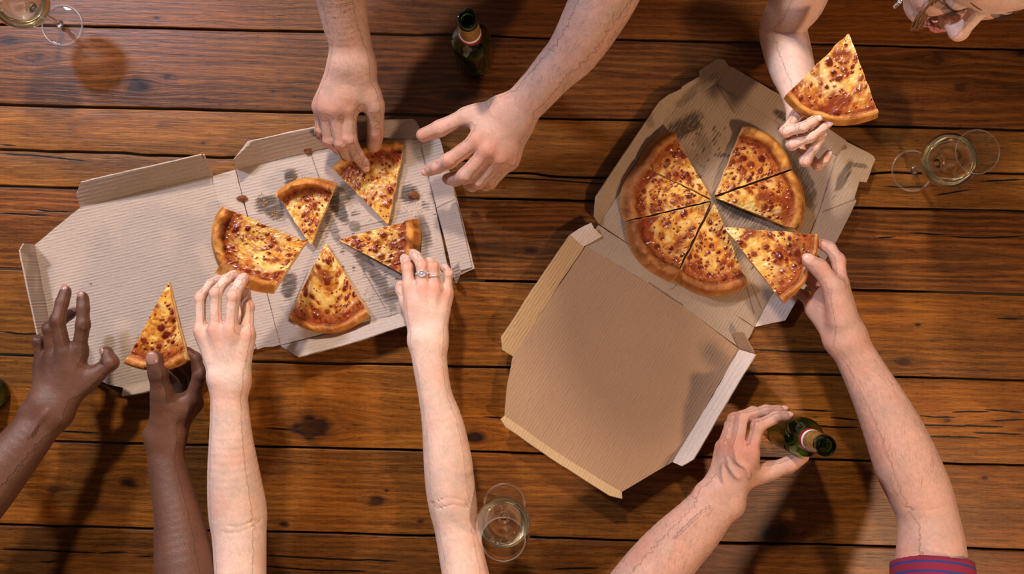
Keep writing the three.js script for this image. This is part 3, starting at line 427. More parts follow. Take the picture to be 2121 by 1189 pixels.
function soft(groups) {       // groups: { core:[..], k, fingers:[[..],..], detail:[..] }
  const { core, k, fingers = [], detail = [], carve = [], limbs = [] } = groups;
  return (x, y, z) => {
    let d = 9; for (const p of core) { const e = p.d(x, y, z); if (e < d + k) d = smin(d, e, p.k || k); }
    if (limbs.length) { let L = 9; for (const c of limbs) { let q = 9; for (const p of c) { const e = p.d(x, y, z); if (e < q) q = e; } L = L > 8 ? q : smin(L, q, .022); } d = smin(d, L, .016); }
    if (fingers.length) { let F = 9; for (const f of fingers) { let q = 9; for (const p of f) q = smin(q, p.d(x, y, z), p.k || .005); F = F > 8 ? q : smin(F, q, .0012); } d = smin(d, F, .007); }
    for (const p of detail) { const e = p.d(x, y, z); if (e < d + (p.k || .005)) d = smin(d, e, p.k || .005); }
    for (const p of carve) { const e = p.d(x, y, z); d = -smin(-d, e, p.k || .003); }
    return d;
  };
}
const lenLog = [];
// one arm with its hand; spec in pixels and heights, returns prims, nails and tint spots
function arm(s) {
  const core = [], fingers = [], detail = [], nails = [], tint = [], carve = [];
  const W = at(...s.wrist), M = s.mcp.map(p => at(...p)), r = s.r;                    // r: finger radius at the middle joint
  const lat = M[0].clone().sub(M[3]).normalize();                                    // little finger -> index
  let dors = s.dors ? V(...s.dors) : V(0, 1, 0); dors.addScaledVector(lat, -dors.dot(lat)).normalize();
  const ww = s.ww ?? .017 * s.k, wr = s.wr ?? .0165 * s.k, wl = s.wlat ? V(...s.wlat).normalize() : lat;
  // palm
  for (let i = 0; i < 4; i++) {
    const o = (1.5 - i) / 1.5, w = W.clone().addScaledVector(wl, o * ww * .8), m = M[i];
    core.push(cap(w, m.clone().addScaledVector(dors, -.001), wr * .82, r * (i === 3 ? 1.0 : 1.1)));
    const wp = w.clone().addScaledVector(dors, -.006), mp = m.clone().addScaledVector(dors, -.008).lerp(W, .12); core.push(cap(wp, mp, wr * .75, r * 1.02));
    if (i < 3) { const a = M[i].clone().lerp(W, .1), b = M[i + 1].clone().lerp(W, .1); core.push(cap(a.addScaledVector(dors, -.004), b.addScaledVector(dors, -.004), r * .92, r * .92)); }
    detail.push(Object.assign(cap(m.clone().addScaledVector(dors, r * .42), m.clone().addScaledVector(dors, r * .42).lerp(W, .06), r * .72, r * .6), { k: .006 }));           // knuckle
    detail.push(Object.assign(cap(m.clone().addScaledVector(dors, r * .85).lerp(W, .12), W.clone().addScaledVector(dors, wr * .55).addScaledVector(wl, o * ww * .35).lerp(m, .2), .0026, .0022), { k: .007 }));   // tendon
    tint.push([m.clone().addScaledVector(dors, r), .016, .8]);
  }
  // fingers: knuckle, middle joint, end joint, tip
  s.fingers.forEach((f, i) => {
    const p = [M[i], ...f.map(q => at(...q))], k = [1.06, 1.08, 1.0, .86][i], R = [r * 1.08 * k, r * k, r * .88 * k, r * .74 * k], F = [];
    for (let j = 0; j < 3; j++) { const b = cap(p[j], p[j + 1], R[j] * (j ? 1 : .98), R[j + 1]); F.push(b); }
    const up2 = j => { const dir = p[j + 1] ? p[j + 1].clone().sub(p[j - 1]).normalize() : p[j].clone().sub(p[j - 1]).normalize(); const n = (s.fdors?.[i] ? V(...s.fdors[i]) : dors).clone(); return n.addScaledVector(dir, -n.dot(dir)).normalize(); };
    const b1 = p[1].clone().sub(p[0]).normalize(), b2 = p[2].clone().sub(p[1]).normalize(), bend = b1.clone().sub(b2), k1 = bend.length() > .12 ? bend.normalize() : up2(1);
    detail.push(Object.assign(cap(p[1].clone().addScaledVector(k1, R[1] * .35), p[1].clone().addScaledVector(k1, R[1] * .35).add(b2.clone().multiplyScalar(.002)), R[1] * .74, R[1] * .72), { k: .004 }));
    for (const q of [-.0026, .0004, .0034]) { const c = p[1].clone().addScaledVector(b1.clone().add(b2).normalize(), q).addScaledVector(k1, R[1] * 1.12), sd = b1.clone().add(b2).cross(k1).normalize(); carve.push(Object.assign(cap(c.clone().addScaledVector(sd, -R[1] * .5), c.addScaledVector(sd, R[1] * .5), .0006, .0006), { k: .0022 })); }
    const pad = p[3].clone().lerp(p[2], .35).addScaledVector(up2(3), -R[3] * .18); F.push(cap(pad, pad.clone().addScaledVector(b2, .001), R[3] * 1.04, R[3] * 1.02));
    fingers.push(F); tint.push([p[1].clone().addScaledVector(k1, R[1]), .011, .9], [p[3], .011, .7]);
    const dir = p[3].clone().sub(p[2]).normalize(), n = (s.ndors?.[i] ? V(...s.ndors[i]) : up2(3)); n.addScaledVector(dir, -n.dot(dir)).normalize();
    if (!s.hideNails?.includes(i)) nails.push({ p: p[3].clone().addScaledVector(dir, R[3] * .12).addScaledVector(n, R[3] * .60), dir, n, w: R[3] * .74, l: R[3] * 1.0, t: R[3] * .46 });
    lenLog.push(s.id + ' f' + i + ' ' + [0, 1, 2].map(j => Math.round(p[j].distanceTo(p[j + 1]) * 1000)).join(' ') + ' palm ' + Math.round(W.distanceTo(M[i]) * 1000));
  });
  // thumb: base, knuckle, joint, tip
  { const p = s.thumb.map(q => at(...q)), R = s.tr ? s.tr : [r * 1.5, r * 1.3, r * 1.12, r * .92], F = [];
    core.push(cap(p[0], p[1], R[0], R[1])); core.push(cap(p[0].clone().lerp(p[1], .6), M[0].clone().lerp(W, .35), r * 1.0, r * .9));
    core.push(cap(p[1].clone().lerp(p[0], .15), M[0].clone().lerp(W, .28), r * .62, r * .7));
    F.push(cap(p[1], p[2], R[1], R[2]), cap(p[2], p[3], R[2], R[3])); fingers.push(F);
    const dir = p[3].clone().sub(p[2]).normalize(), n = s.tn ? V(...s.tn) : dors.clone(); n.addScaledVector(dir, -n.dot(dir)).normalize(); tint.push([p[3], .013, .7], [p[2].clone().addScaledVector(n, R[2]), .012, .7]);
    for (const q of [-.003, .0005, .004]) { const c = p[2].clone().addScaledVector(dir, q).addScaledVector(n, R[2] * 1.04), sd = dir.clone().cross(n).normalize(); carve.push(Object.assign(cap(c.clone().addScaledVector(sd, -R[2] * .55), c.addScaledVector(sd, R[2] * .55), .0006, .0006), { k: .0022 })); }
    if (!s.hideNails?.includes(4)) nails.push({ p: p[3].clone().addScaledVector(dir, R[3] * .1).addScaledVector(n, R[3] * .58), dir, n, w: R[3] * .78, l: R[3] * 1.05, t: R[3] * .48 });
    lenLog.push(s.id + ' th ' + [0, 1, 2].map(j => Math.round(p[j].distanceTo(p[j + 1]) * 1000)).join(' '));
  }
  // forearm and upper arm: [px, py, height, width in pixels (across), flatness]
  let prev = null; const axis = [], limbs = [[], []];
  const rows0 = [[s.wrist[0], s.wrist[1], s.wrist[2], s.wpx, s.wflat ?? .62], ...s.arm], rows = [];
  for (let i = 0; i < rows0.length - 1; i++) { const q = n => rows0[clamp(i + n, 0, rows0.length - 1)]; for (let j = 0; j < 4; j++) { const t = j / 4; rows.push(rows0[0].map((_, c) => { const [a, b, e, f] = [q(-1)[c], q(0)[c], q(1)[c], q(2)[c]]; return .5 * (2 * b + (e - a) * t + (2 * a - 5 * b + 4 * e - f) * t * t + (3 * b - a - 3 * e + f) * t * t * t); })); } }
  rows.push(rows0[rows0.length - 1]);
  rows.forEach(([px, py, hh, w, fl], i) => {
    const c = at(px, py, hh), nx = rows[Math.min(i + 1, rows.length - 1)], pv = rows[Math.max(i - 1, 0)], dir = at(nx[0], nx[1], nx[2]).sub(at(pv[0], pv[1], pv[2])).normalize();
    let sd = V(-dir.z, 0, dir.x).normalize(); const hw = w * PX * (CAM - hh) / CAM / 2, R = hw * (fl ?? .86), o = hw - R;
    const cur = { c, sd, R, o, A: c.clone().addScaledVector(sd, o), B: c.clone().addScaledVector(sd, -o) };
    if (prev) { if (prev.sd.dot(sd) < 0) { [cur.A, cur.B] = [cur.B, cur.A]; } ['A', 'B'].forEach((q, n) => limbs[n].push(cap(prev[q], cur[q], prev.R, cur.R))); }
    prev = cur; axis.push(c);
  });
  if (s.shoulder) { const S = V(...s.shoulder); S.y += T; limbs[0].push(cap(prev.A, S, prev.R, .058)); limbs[1].push(cap(prev.B, S, prev.R, .058)); axis.push(S); }
  for (const b of s.bumps || []) { const c = at(b[0], b[1], b[2]); detail.push(Object.assign(cap(c, c.clone().add(V(.001, 0, 0)), b[3], b[3]), { k: .012 })); }
  for (const v of [...(s.veins || []), ...(s.folds || [])]) {      // laid on the skin
    const f = soft({ core, k: .014 * s.k, fingers, limbs }), eye = V(0, T + CAM, 0), P = [];
    for (const [px, py] of v) { const d = at(px, py, 0).sub(eye).normalize(), p = eye.clone().addScaledVector(d, 1); for (let n = 0; n < 60; n++) { const e = f(p.x, p.y, p.z); if (e < .0003) break; p.addScaledVector(d, e * .9); } P.push(p); }
    const c = new THREE.CatmullRomCurve3(P).getPoints(P.length * 3); for (let n = 0; n < c.length - 1; n++) (s.folds || []).includes(v) ? carve.push(Object.assign(cap(c[n], c[n + 1], .0004, .0004), { k: .0028 })) : detail.push(Object.assign(cap(c[n], c[n + 1], .0006, .0006), { k: .0065 }));
  }
  return { core, fingers, detail, carve, limbs, nails, tint, axis, k: .014 * s.k };
}
function skinGeo(net, tone, tint, dark) {      // vertex colours: tone, blotches, redder knuckles and fingertips
  const g = geom(net.pos, net.idx), p = g.attributes.position, col = new Float32Array(p.count * 3), uv = new Float32Array(p.count * 2), nn = g.attributes.normal;
  for (let i = 0; i < p.count; i++) {
    const x = p.getX(i), y = p.getY(i), z = p.getZ(i); let t = 0; for (const [q, r, k] of tint) { const d2 = (x - q.x) ** 2 + (y - q.y) ** 2 + (z - q.z) ** 2; if (d2 < r * r * 4) t = Math.max(t, k * Math.exp(-d2 / (r * r))); }
    const n = fbm(x * 60, y * 60, z * 60, 3), n2 = noise(x * 420, y * 420, z * 420), v = 1 + .10 * n + .05 * n2; let o = [tone[0] * v, tone[1] * v * (1 - .04 * n), tone[2] * v * (1 - .05 * n)];
    const red = fbm(x * 25 + 9, y * 25, z * 25, 2); o = mix3(o, dark ? [tone[0] * .62, tone[1] * .55, tone[2] * .5] : [tone[0] * .98, tone[1] * .74, tone[2] * .66], clamp(t * .5 + Math.max(0, red) * (dark ? .3 : .5)));
    const l = lin(o); col[i * 3] = l[0]; col[i * 3 + 1] = l[1]; col[i * 3 + 2] = l[2];
    const ax = Math.abs(nn.getX(i)), ay = Math.abs(nn.getY(i)), az = Math.abs(nn.getZ(i)); ay > ax && ay > az ? (uv[i * 2] = x, uv[i * 2 + 1] = z) : ax > az ? (uv[i * 2] = z, uv[i * 2 + 1] = y) : (uv[i * 2] = x, uv[i * 2 + 1] = y);
  }
  g.setAttribute('color', new THREE.BufferAttribute(col, 3)); g.setAttribute('uv', new THREE.BufferAttribute(uv, 2)); return g;
}
const skinB = texture(512, 512, (x, y, c) => { const a = noise(x * .25, y * .25, 2.5), b = noise(x * .5, y * .12, 6.5); c[0] = c[1] = c[2] = 128 + 60 * a + 40 * b; }, false, THREE.RepeatWrapping);
function armHair(g, A, seed) {       // short fine hairs lying along the forearm
  const R = rng(seed), p = g.attributes.position, n = g.attributes.normal, pos = [], idx = [], W = A.axis[0], E = A.axis[Math.min(24, A.axis.length - 1)], d0 = W.clone().sub(E).normalize(), L = W.distanceTo(E);
  for (let i = 0; i < 4600; i++) {
    const k = Math.floor(R() * p.count), q = V(p.getX(k), p.getY(k), p.getZ(k)), t = q.clone().sub(E).dot(d0) / L; if (t < .05 || t > 1.0 || R() < smooth(.8, 1.02, t) * .8) continue;
    const N = V(n.getX(k), n.getY(k), n.getZ(k)), side = d0.clone().cross(N).normalize(), dir = d0.clone().addScaledVector(side, .9 * noise(q.x * 30, q.z * 30, seed) + (R() - .5) * .7); dir.addScaledVector(N, -dir.dot(N)).normalize();
    const len = .007 + .008 * R(), w = .00008, s2 = dir.clone().cross(N).normalize(), o = pos.length / 3;
    for (let j = 0; j < 3; j++) { const c = q.clone().addScaledVector(dir, len * j / 2).addScaledVector(N, .0002 + .0008 * Math.sin(j * 1.3)), ww = w * (1 - j * .42); const a = c.clone().addScaledVector(s2, ww), b = c.addScaledVector(s2, -ww); pos.push(a.x, a.y, a.z, b.x, b.y, b.z); }
    idx.push(o, o + 1, o + 2, o + 1, o + 3, o + 2, o + 2, o + 3, o + 4, o + 3, o + 5, o + 4);
  }
  return geom(pos, idx);
}
function person(o) {
  const g = thing('person', V(o.base[0], 0, o.base[1]), o.label, 'person');
  const geos = [], nails = [], hairs = [];
  const sh = [];
  for (const s of o.arms) {
    const A = arm(s); let f = soft(A); const [lo, hi] = bounds([...A.core, ...A.fingers.flat(), ...A.limbs.flat()], .012);
    const tex = o.hairy || 0; const f0 = f; f = (x, y, z) => { const d = f0(x, y, z); return d > .004 || d < -.004 ? d : d + .0002 * noise(x * 260, y * 260, z * 260); };
    const sk = skinGeo(nets(f, lo, hi, .0022), o.tone, A.tint, o.dark); geos.push(sk); if (o.hairy) hairs.push(armHair(sk, A, s.id.charCodeAt(0))); nails.push(...A.nails.map(n => ({ ...n, tint: s.nail }))); sh.push(A);
  }
  // trunk, neck and head
  const c = V(o.chest[0], T + o.chest[1], o.chest[2]), hip = V(o.hips[0], .93, o.hips[1]), hd = V(o.head[0], T + o.head[1], o.head[2]), fz = o.base[1] < 0 ? 1 : -1, S = o.shoulders.map(q => V(q[0], T + q[1], q[2]));
  const trunk = [cap(S[0], S[1], .06, .06), cap(c, hip, .115, .11), cap(c.clone().add(V(.06, 0, 0)), hip.clone().add(V(.07, 0, 0)), .1, .1), cap(c.clone().add(V(-.06, 0, 0)), hip.clone().add(V(-.07, 0, 0)), .1, .1), cap(S[0].clone().lerp(S[1], .5), c, .07, .11)];
  const neck = cap(S[0].clone().lerp(S[1], .5), hd.clone().add(V(0, -.05, -.01 * fz)), .052, .05);
  const core = [...trunk, neck]; 
  const tf = soft({ core, k: .05 }), [tlo, thi] = bounds(core, .03); geos.push(skinGeo(nets(tf, tlo, thi, .011), o.tone, [], o.dark));
  const mat = std({ vertexColors: true, roughness: o.rough ?? .54, specularIntensity: .55, sheen: .15, sheenRoughness: .6, sheenColor: new THREE.Color(.9, .6, .5), bumpMap: (() => { const t = skinB.clone(); t.repeat.set(14, 14); t.needsUpdate = true; return t; })(), bumpScale: .0006 });
  if (!o.face) { const f = V(-hd.x * .35, -.45, fz).normalize(), l = V(0, 1, 0).cross(f).normalize(); HEAD = { c: hd, l, u: f.clone().cross(l), f }; }
  geos.push(headFace(g, o.faceTone || o.tone, !o.woman, o.dark, !!o.face));
  part('body', mergeGeometries(geos), mat, g);
  if (hairs.length) { const m = part('arm_hair', mergeGeometries(hairs), std({ color: 0x4a3022, roughness: .6 }), g); m.userData.kind = 'stuff'; }
  for (const n of nails) {
    const q = new THREE.SphereGeometry(1, 20, 12, 0, Math.PI * 2, 0, Math.PI * .55); q.scale(n.w, n.t, n.l); const m = new THREE.Matrix4().makeBasis(n.n.clone().cross(n.dir).normalize(), n.n, n.dir); m.setPosition(n.p); q.applyMatrix4(m);
    part('fingernail', q, std({ color: n.tint ?? o.nail, roughness: .28, specularIntensity: .8 }), g);
  }
  // clothes
  const inf = trunk.map(p => cap(p.a, p.b, p.ra + .012, p.rb + .012)), cuts = [];
  sh.forEach((A, i) => { const up = A.axis[A.axis.length - 1], el = A.axis[A.axis.length - 2], k = o.sleeve[i], end = up.clone().lerp(el, k), dir = el.clone().sub(up).normalize(); const rr = A.core[A.core.length - 1]; inf.push(cap(up, up.clone().lerp(el, k + .25), .078, o.sleeveR ?? .066)); cuts.push([end, dir]); });
  const sf0 = soft({ core: inf, k: .03 });
  const sf = (x, y, z) => { let d = sf0(x, y, z); for (const [e, dir] of cuts) { const p = (x - e.x) * dir.x + (y - e.y) * dir.y + (z - e.z) * dir.z; if (p > -.05 && (x - e.x) ** 2 + (y - e.y) ** 2 + (z - e.z) ** 2 < .05) d = Math.max(d, p); } return d + .0025 * noise(x * 18, y * 18, z * 18); };
  const [slo, shi] = bounds(inf, .03), sn = nets(sf, slo, shi, o.fine ? .005 : .009), sg = geom(sn.pos, sn.idx);
  { const p = sg.attributes.position, col = new Float32Array(p.count * 3); for (let i = 0; i < p.count; i++) { const v = o.shirt(V(p.getX(i), p.getY(i), p.getZ(i)), cuts); const l = lin(v); col.set(l, i * 3); } sg.setAttribute('color', new THREE.BufferAttribute(col, 3)); }
  if (o.stripes) { const p = sg.attributes.position, uv = new Float32Array(p.count * 2); for (let i = 0; i < p.count; i++) { const [e, d] = cuts[p.getX(i) > o.chest[0] ? 1 : 0]; uv[i * 2 + 1] = V(p.getX(i), p.getY(i), p.getZ(i)).sub(e).dot(d) / .0135; } sg.setAttribute('uv', new THREE.BufferAttribute(uv, 2)); sg.deleteAttribute('color'); }
  part('shirt', sg, o.stripes ? std({ map: o.stripes, roughness: .92, sheen: .3, sheenRoughness: .7 }) : std({ vertexColors: true, roughness: .92, sheen: .3, sheenRoughness: .7 }), g);
  const legs = [-1, 1].map(q => cap(hip.clone().add(V(q * .085, -.05, 0)), V(hip.x + q * .1, .08, hip.z - fz * .02), .095, .06)), lf = soft({ core: legs, k: .02 }), [llo, lhi] = bounds(legs, .02), ln = nets(lf, llo, lhi, .014); part('trousers', geom(ln.pos, ln.idx), std({ color: o.trousers, roughness: .9 }), g);
  for (const q of [-1, 1]) { const f = [cap(V(hip.x + q * .1, .05, hip.z - fz * .05), V(hip.x + q * .12, .04, hip.z + fz * .14), .046, .036)], ff = soft({ core: f, k: .01 }), [a, b] = bounds(f, .015), n = nets(ff, a, b, .01); part('shoe', geom(n.pos, n.idx), std({ color: 0x2a2420, roughness: .6 }), g); }
  const hq = (x1, y1, z1, r1, x2, y2, z2, r2) => cap(hw(x1, y1, z1), hw(x2, y2, z2), r1, r2), hairP = o.hairPrims ? o.hairPrims(hd, fz) : [hq(0, .058, -.045, .085, 0, .074, .0, .073), hq(-.03, .07, .0, .054, .03, .07, .0, .054), hq(0, .01, -.07, .06, 0, .0, -.06, .055)];
  { const f = soft({ core: hairP, k: .02 }), ff = (x, y, z) => f(x, y, z) + .003 * noise(x * 90, y * 30, z * 90), [a, b] = bounds(hairP, .015), n = nets(ff, a, b, .007); part('hair', geom(n.pos, n.idx), std({ color: o.hair, roughness: .55 }), g); }
  return g;
}

// ---------------------------------------------------------------- faces, in the frame of a head
let HEAD = { c: V(.560, T + .406, -.410), l: V(.98961, -.13725, .04285), u: V(.13248, .98619, .09939), f: V(-.0559, -.09268, .99413) };
const hw = (x, y, z) => HEAD.c.clone().addScaledVector(HEAD.l, x).addScaledVector(HEAD.u, y).addScaledVector(HEAD.f, z);
function headFace(g, tone, man, dark, fine) {
  const c = (x1, y1, z1, r1, x2 = x1, y2 = y1, z2 = z1 + .0005, r2 = r1) => cap(hw(x1, y1, z1), hw(x2, y2, z2), r1, r2), core = [], det = [], carve = [];
  const K = (p, k) => Object.assign(p, { k });
  core.push(c(0, .04, -.04, .082, 0, .045, .01, .074), c(-.022, .045, .02, .058, .022, .045, .02, .058), c(-.022, -.02, .022, .048, .022, -.02, .022, .048), c(-.022, -.045, .03, .036, .022, -.045, .03, .036), c(-.05, -.045, -.01, .022, -.013, -.093, .048, .021), c(.05, -.045, -.01, .022, .013, -.093, .048, .021), c(0, -.097, .058, .0165), c(-.046, .0, .0, .028, .046, 0, 0, .028));
  for (const s of [-1, 1]) {
    det.push(K(c(s * .037, -.024, .055, .0235), .02), K(c(s * .03, -.045, .058, .016), .015), K(c(s * .012, .03, .077, .008, s * .042, .031, .064, .007), .012));
    carve.push(K(c(s * .030, .015, .095, .011), .014)); 
    det.push(K(c(s * .0105, -.0315, .0885, .0066), .006));
  }
  det.push(K(c(0, .022, .074, .0088, 0, -.022, .097, .0100), .010), K(c(0, -.027, .0985, .0108), .008), K(c(0, -.052, .079, .011), .012), K(c(0, -.084, .068, .011), .01));
  const f0 = soft({ core, k: .022, detail: det, carve });
  const lidL = [-1, 1].map(s => K(c(s * .031, .0145, .0700, .0130), .004));
  const lips = []; const lipPt = (t, lo) => { const a = t * .027; return hw(a, -.0655 + .0115 * t * t - lo * .005 * (1 - t * t), .0895 - .018 * t * t - lo * .002); };
  for (let i = -4; i < 4; i++) for (const lo of [0, 1.5]) { const a = lipPt(i / 4, lo), b = lipPt((i + 1) / 4, lo), r = q => (lo ? .0042 : .0022) * (1 - .55 * q * q); lips.push(K(cap(a, b, r(i / 4), r((i + 1) / 4)), .003)); }
  const slit = []; for (let i = -4; i < 4; i++) { const a = lipPt(i / 4, .62), b = lipPt((i + 1) / 4, .62); slit.push(K(cap(a.addScaledVector(HEAD.f, .003), b.addScaledVector(HEAD.f, .003), 0.0012 * (1 - .6 * (i / 4) ** 2), .0012 * (1 - .6 * ((i + 1) / 4) ** 2)), .0016)); }
  const nostr = [-1, 1].map(s => K(c(s * .0068, -.0385, .0955, .003), .002));
  const ears = [-1, 1].flatMap(s => [K(c(s * .072, .012, -.012, .008, s * .076, -.012, -.006, .008), .006), K(c(s * .071, -.03, -.002, .0075), .006)]);
  const lidCut = [-1, 1].map(s => { const p = []; for (let i = -3; i < 3; i++) { const q = t => hw(s * .031 + t * .0118, 0.0100 - .003 * (1 - t * t), .0835 - .0045 * t * t); p.push(K(cap(q(i / 3), q((i + 1) / 3), .0007, .0007), .001)); } return p; }).flat();
  const f = (x, y, z) => { let d = f0(x, y, z); for (const p of lidL) d = smin(d, p.d(x, y, z), .004); for (const p of lips) d = smin(d, p.d(x, y, z), .003); for (const p of ears) d = smin(d, p.d(x, y, z), .007); for (const p of slit) d = -smin(-d, p.d(x, y, z), .0016); for (const p of nostr) d = -smin(-d, p.d(x, y, z), .002); for (const p of lidCut) d = -smin(-d, p.d(x, y, z), .0012); return d; };
  const all = [...core, ...det, ...ears], [lo, hi] = bounds(all, .012), net = nets(f, lo, hi, fine ? .0018 : .003);
  const tint = [[hw(-.038, -.026, .075), .018, .75], [hw(.038, -.026, .075), .018, .75], [hw(0, -.028, .112), .012, .6]], geo = skinGeo(net, tone, tint, dark);
  const p = geo.attributes.position, col = geo.attributes.color, lipC = lin(man ? [tone[0] * .92, tone[1] * .70, tone[2] * .68] : [204, 122, 124]), lidC = lin(tone.map(v => v * .7));
  for (let i = 0; i < p.count; i++) { const x = p.getX(i), y = p.getY(i), z = p.getZ(i); let d = 1; for (const q of lips) d = Math.min(d, q.d(x, y, z)); const k = 1 - smooth(.0002, .0016, d); if (k > 0) col.setXYZ(i, ...mix3([col.getX(i), col.getY(i), col.getZ(i)], lipC, k)); let e = 1; for (const q of lidL) e = Math.min(e, q.d(x, y, z)); const m = (1 - smooth(.0005, .004, e)) * .35; if (m > 0) col.setXYZ(i, ...mix3([col.getX(i), col.getY(i), col.getZ(i)], lidC, m)); }
  // separate features
  const hairM = std({ color: 0x2a1a12, roughness: .6 });
  for (const s of [-1, 1]) {
    const lash = []; for (let i = 0; i <= 28; i++) { const t = -1 + i / 14, a = hw(s * .031 + t * .0125, .0105 - .003 * (1 - t * t), .0822 - .005 * t * t), b = a.clone().addScaledVector(HEAD.f, .0062).addScaledVector(HEAD.u, -.0042).addScaledVector(HEAD.l, (t + s * .4) * .003); lash.push(sweep([a, a.clone().lerp(b, .5).addScaledVector(HEAD.u, -.0012), b], .0003, 5, false, 4)); }
    const edge = []; for (let i = 0; i <= 8; i++) { const t = -1 + i / 4; edge.push(hw(s * .031 + t * .013, .0108 - .003 * (1 - t * t), .0824 - .005 * t * t)); } lash.push(sweep(edge, .0009, 6, false, 16));
    part('eyelashes', mergeGeometries(lash), hairM, g);
    const brow = []; for (let i = 0; i < 56; i++) { const t = i / 55, a = hw(s * (.015 + .036 * t), .036 + .008 * Math.sin(t * 2.2) + .0012 * noise(i * 1.7, s), .0868 - .003 * t - .017 * t * t), b = a.clone().addScaledVector(HEAD.l, s * .006).addScaledVector(HEAD.u, .003 - .005 * t).addScaledVector(HEAD.f, -.0022 * t - .0006); brow.push(sweep([a, a.clone().lerp(b, .5).addScaledVector(HEAD.f, .0006), b], .00045, 5, false, 4)); } part('eyebrow', mergeGeometries(brow), std({ color: 0x6e4c36, roughness: .7 }), g);
  }
  const teeth = []; for (let i = -4; i < 4; i++) { const t = (i + .5) / 4, q = lipPt(t * .9, .55).addScaledVector(HEAD.f, -.0006), b = new THREE.SphereGeometry(1, 10, 8); b.scale(.0032, .0036, .0022); b.translate(q.x, q.y, q.z); teeth.push(b); } part('teeth', mergeGeometries(teeth), std({ color: 0xf2ece4, roughness: .25 }), g);
  return geo;
}
// ---- the man reaching down from the top edge
const plain = (r, g, b) => () => [r, g, b];
person({
  base: [-.05, -.98], label: 'person at the top edge reaching both light-skinned forearms down to the left box',
  tone: [194, 152, 134], nail: 0xd8a894, hairy: 1, chest: [-.05, .38, -.74], hips: [-.05, -1.02], head: [-.05, .66, -.74], shoulders: [[-.24, .44, -.76], [.16, .44, -.76]],
  sleeve: [.5, .5], shirt: plain(60, 66, 80), trousers: 0x2b303c, hair: 0x3a2618,
  arms: [{
    id: 'A', k: 1.12, r: .0108, wrist: [728, 132, .115], wpx: 86, wlat: [-1, 0, 0].map(v => -v), ww: .019, wr: .020,
    mcp: [[722, 225, .095], [694, 226, .098], [675, 224, .092], [663, 222, .080]],
    fingers: [[[724, 288, .075], [740, 322, .05], [756, 343, .033]], [[708, 297, .07], [721, 318, .045], [729, 323, .025]], [[684, 291, .062], [702, 308, .04], [713, 314, .025]], [[665, 270, .058], [676, 288, .04], [687, 296, .03]]],
    thumb: [[757, 165, .105], [776, 222, .085], [779, 272, .055], [774, 300, .028]], tr: [.017, .0145, .0135, .0125], tn: [1, .3, .2], hideNails: [1, 2, 3, 4], ndors: { 0: [.1, 1, .8] },
    arm: [[727, 100, .122, 87, .68], [716, 50, .14, 93, .78], [707, 0, .16, 98, .86], [696, -70, .19, 112, .9], [686, -150, .22, 112, .92]], shoulder: [-.24, .44, -.76],
  }, {
    id: 'B', k: 1.12, r: .0112, wrist: [1060, 243, .125], wpx: 96, wlat: [-.7, 0, -.72], ww: .019, wr: .020,
    mcp: [[990, 291, .125], [1012, 312, .128], [1036, 328, .12], [1056, 335, .108]],
    fingers: [[[931, 333, .108], [905, 346, .09], [886, 353, .078]], [[964, 364, .105], [942, 371, .08], [927, 370, .064]], [[990, 377, .095], [978, 384, .066], [968, 380, .05]], [[1016, 378, .085], [1006, 384, .062], [998, 380, .05]]],
    thumb: [[1024, 229, .115], [966, 243, .105], [912, 266, .095], [876, 280, .085]], tr: [.017, .0142, .0128, .0108], tn: [0, -.2, -1], hideNails: [1, 2, 3, 4], ndors: { 0: [-.8, .4, .8] },
    
    arm: [[1080, 222, .13, 84, .68], [1106, 195, .14, 84, .74], [1151, 145, .155, 90, .82], [1192, 100, .17, 104, .88], [1244, 10, .195, 126, .9], [1290, -75, .22, 124, .92]], shoulder: [.16, .44, -.76],
  }],
});
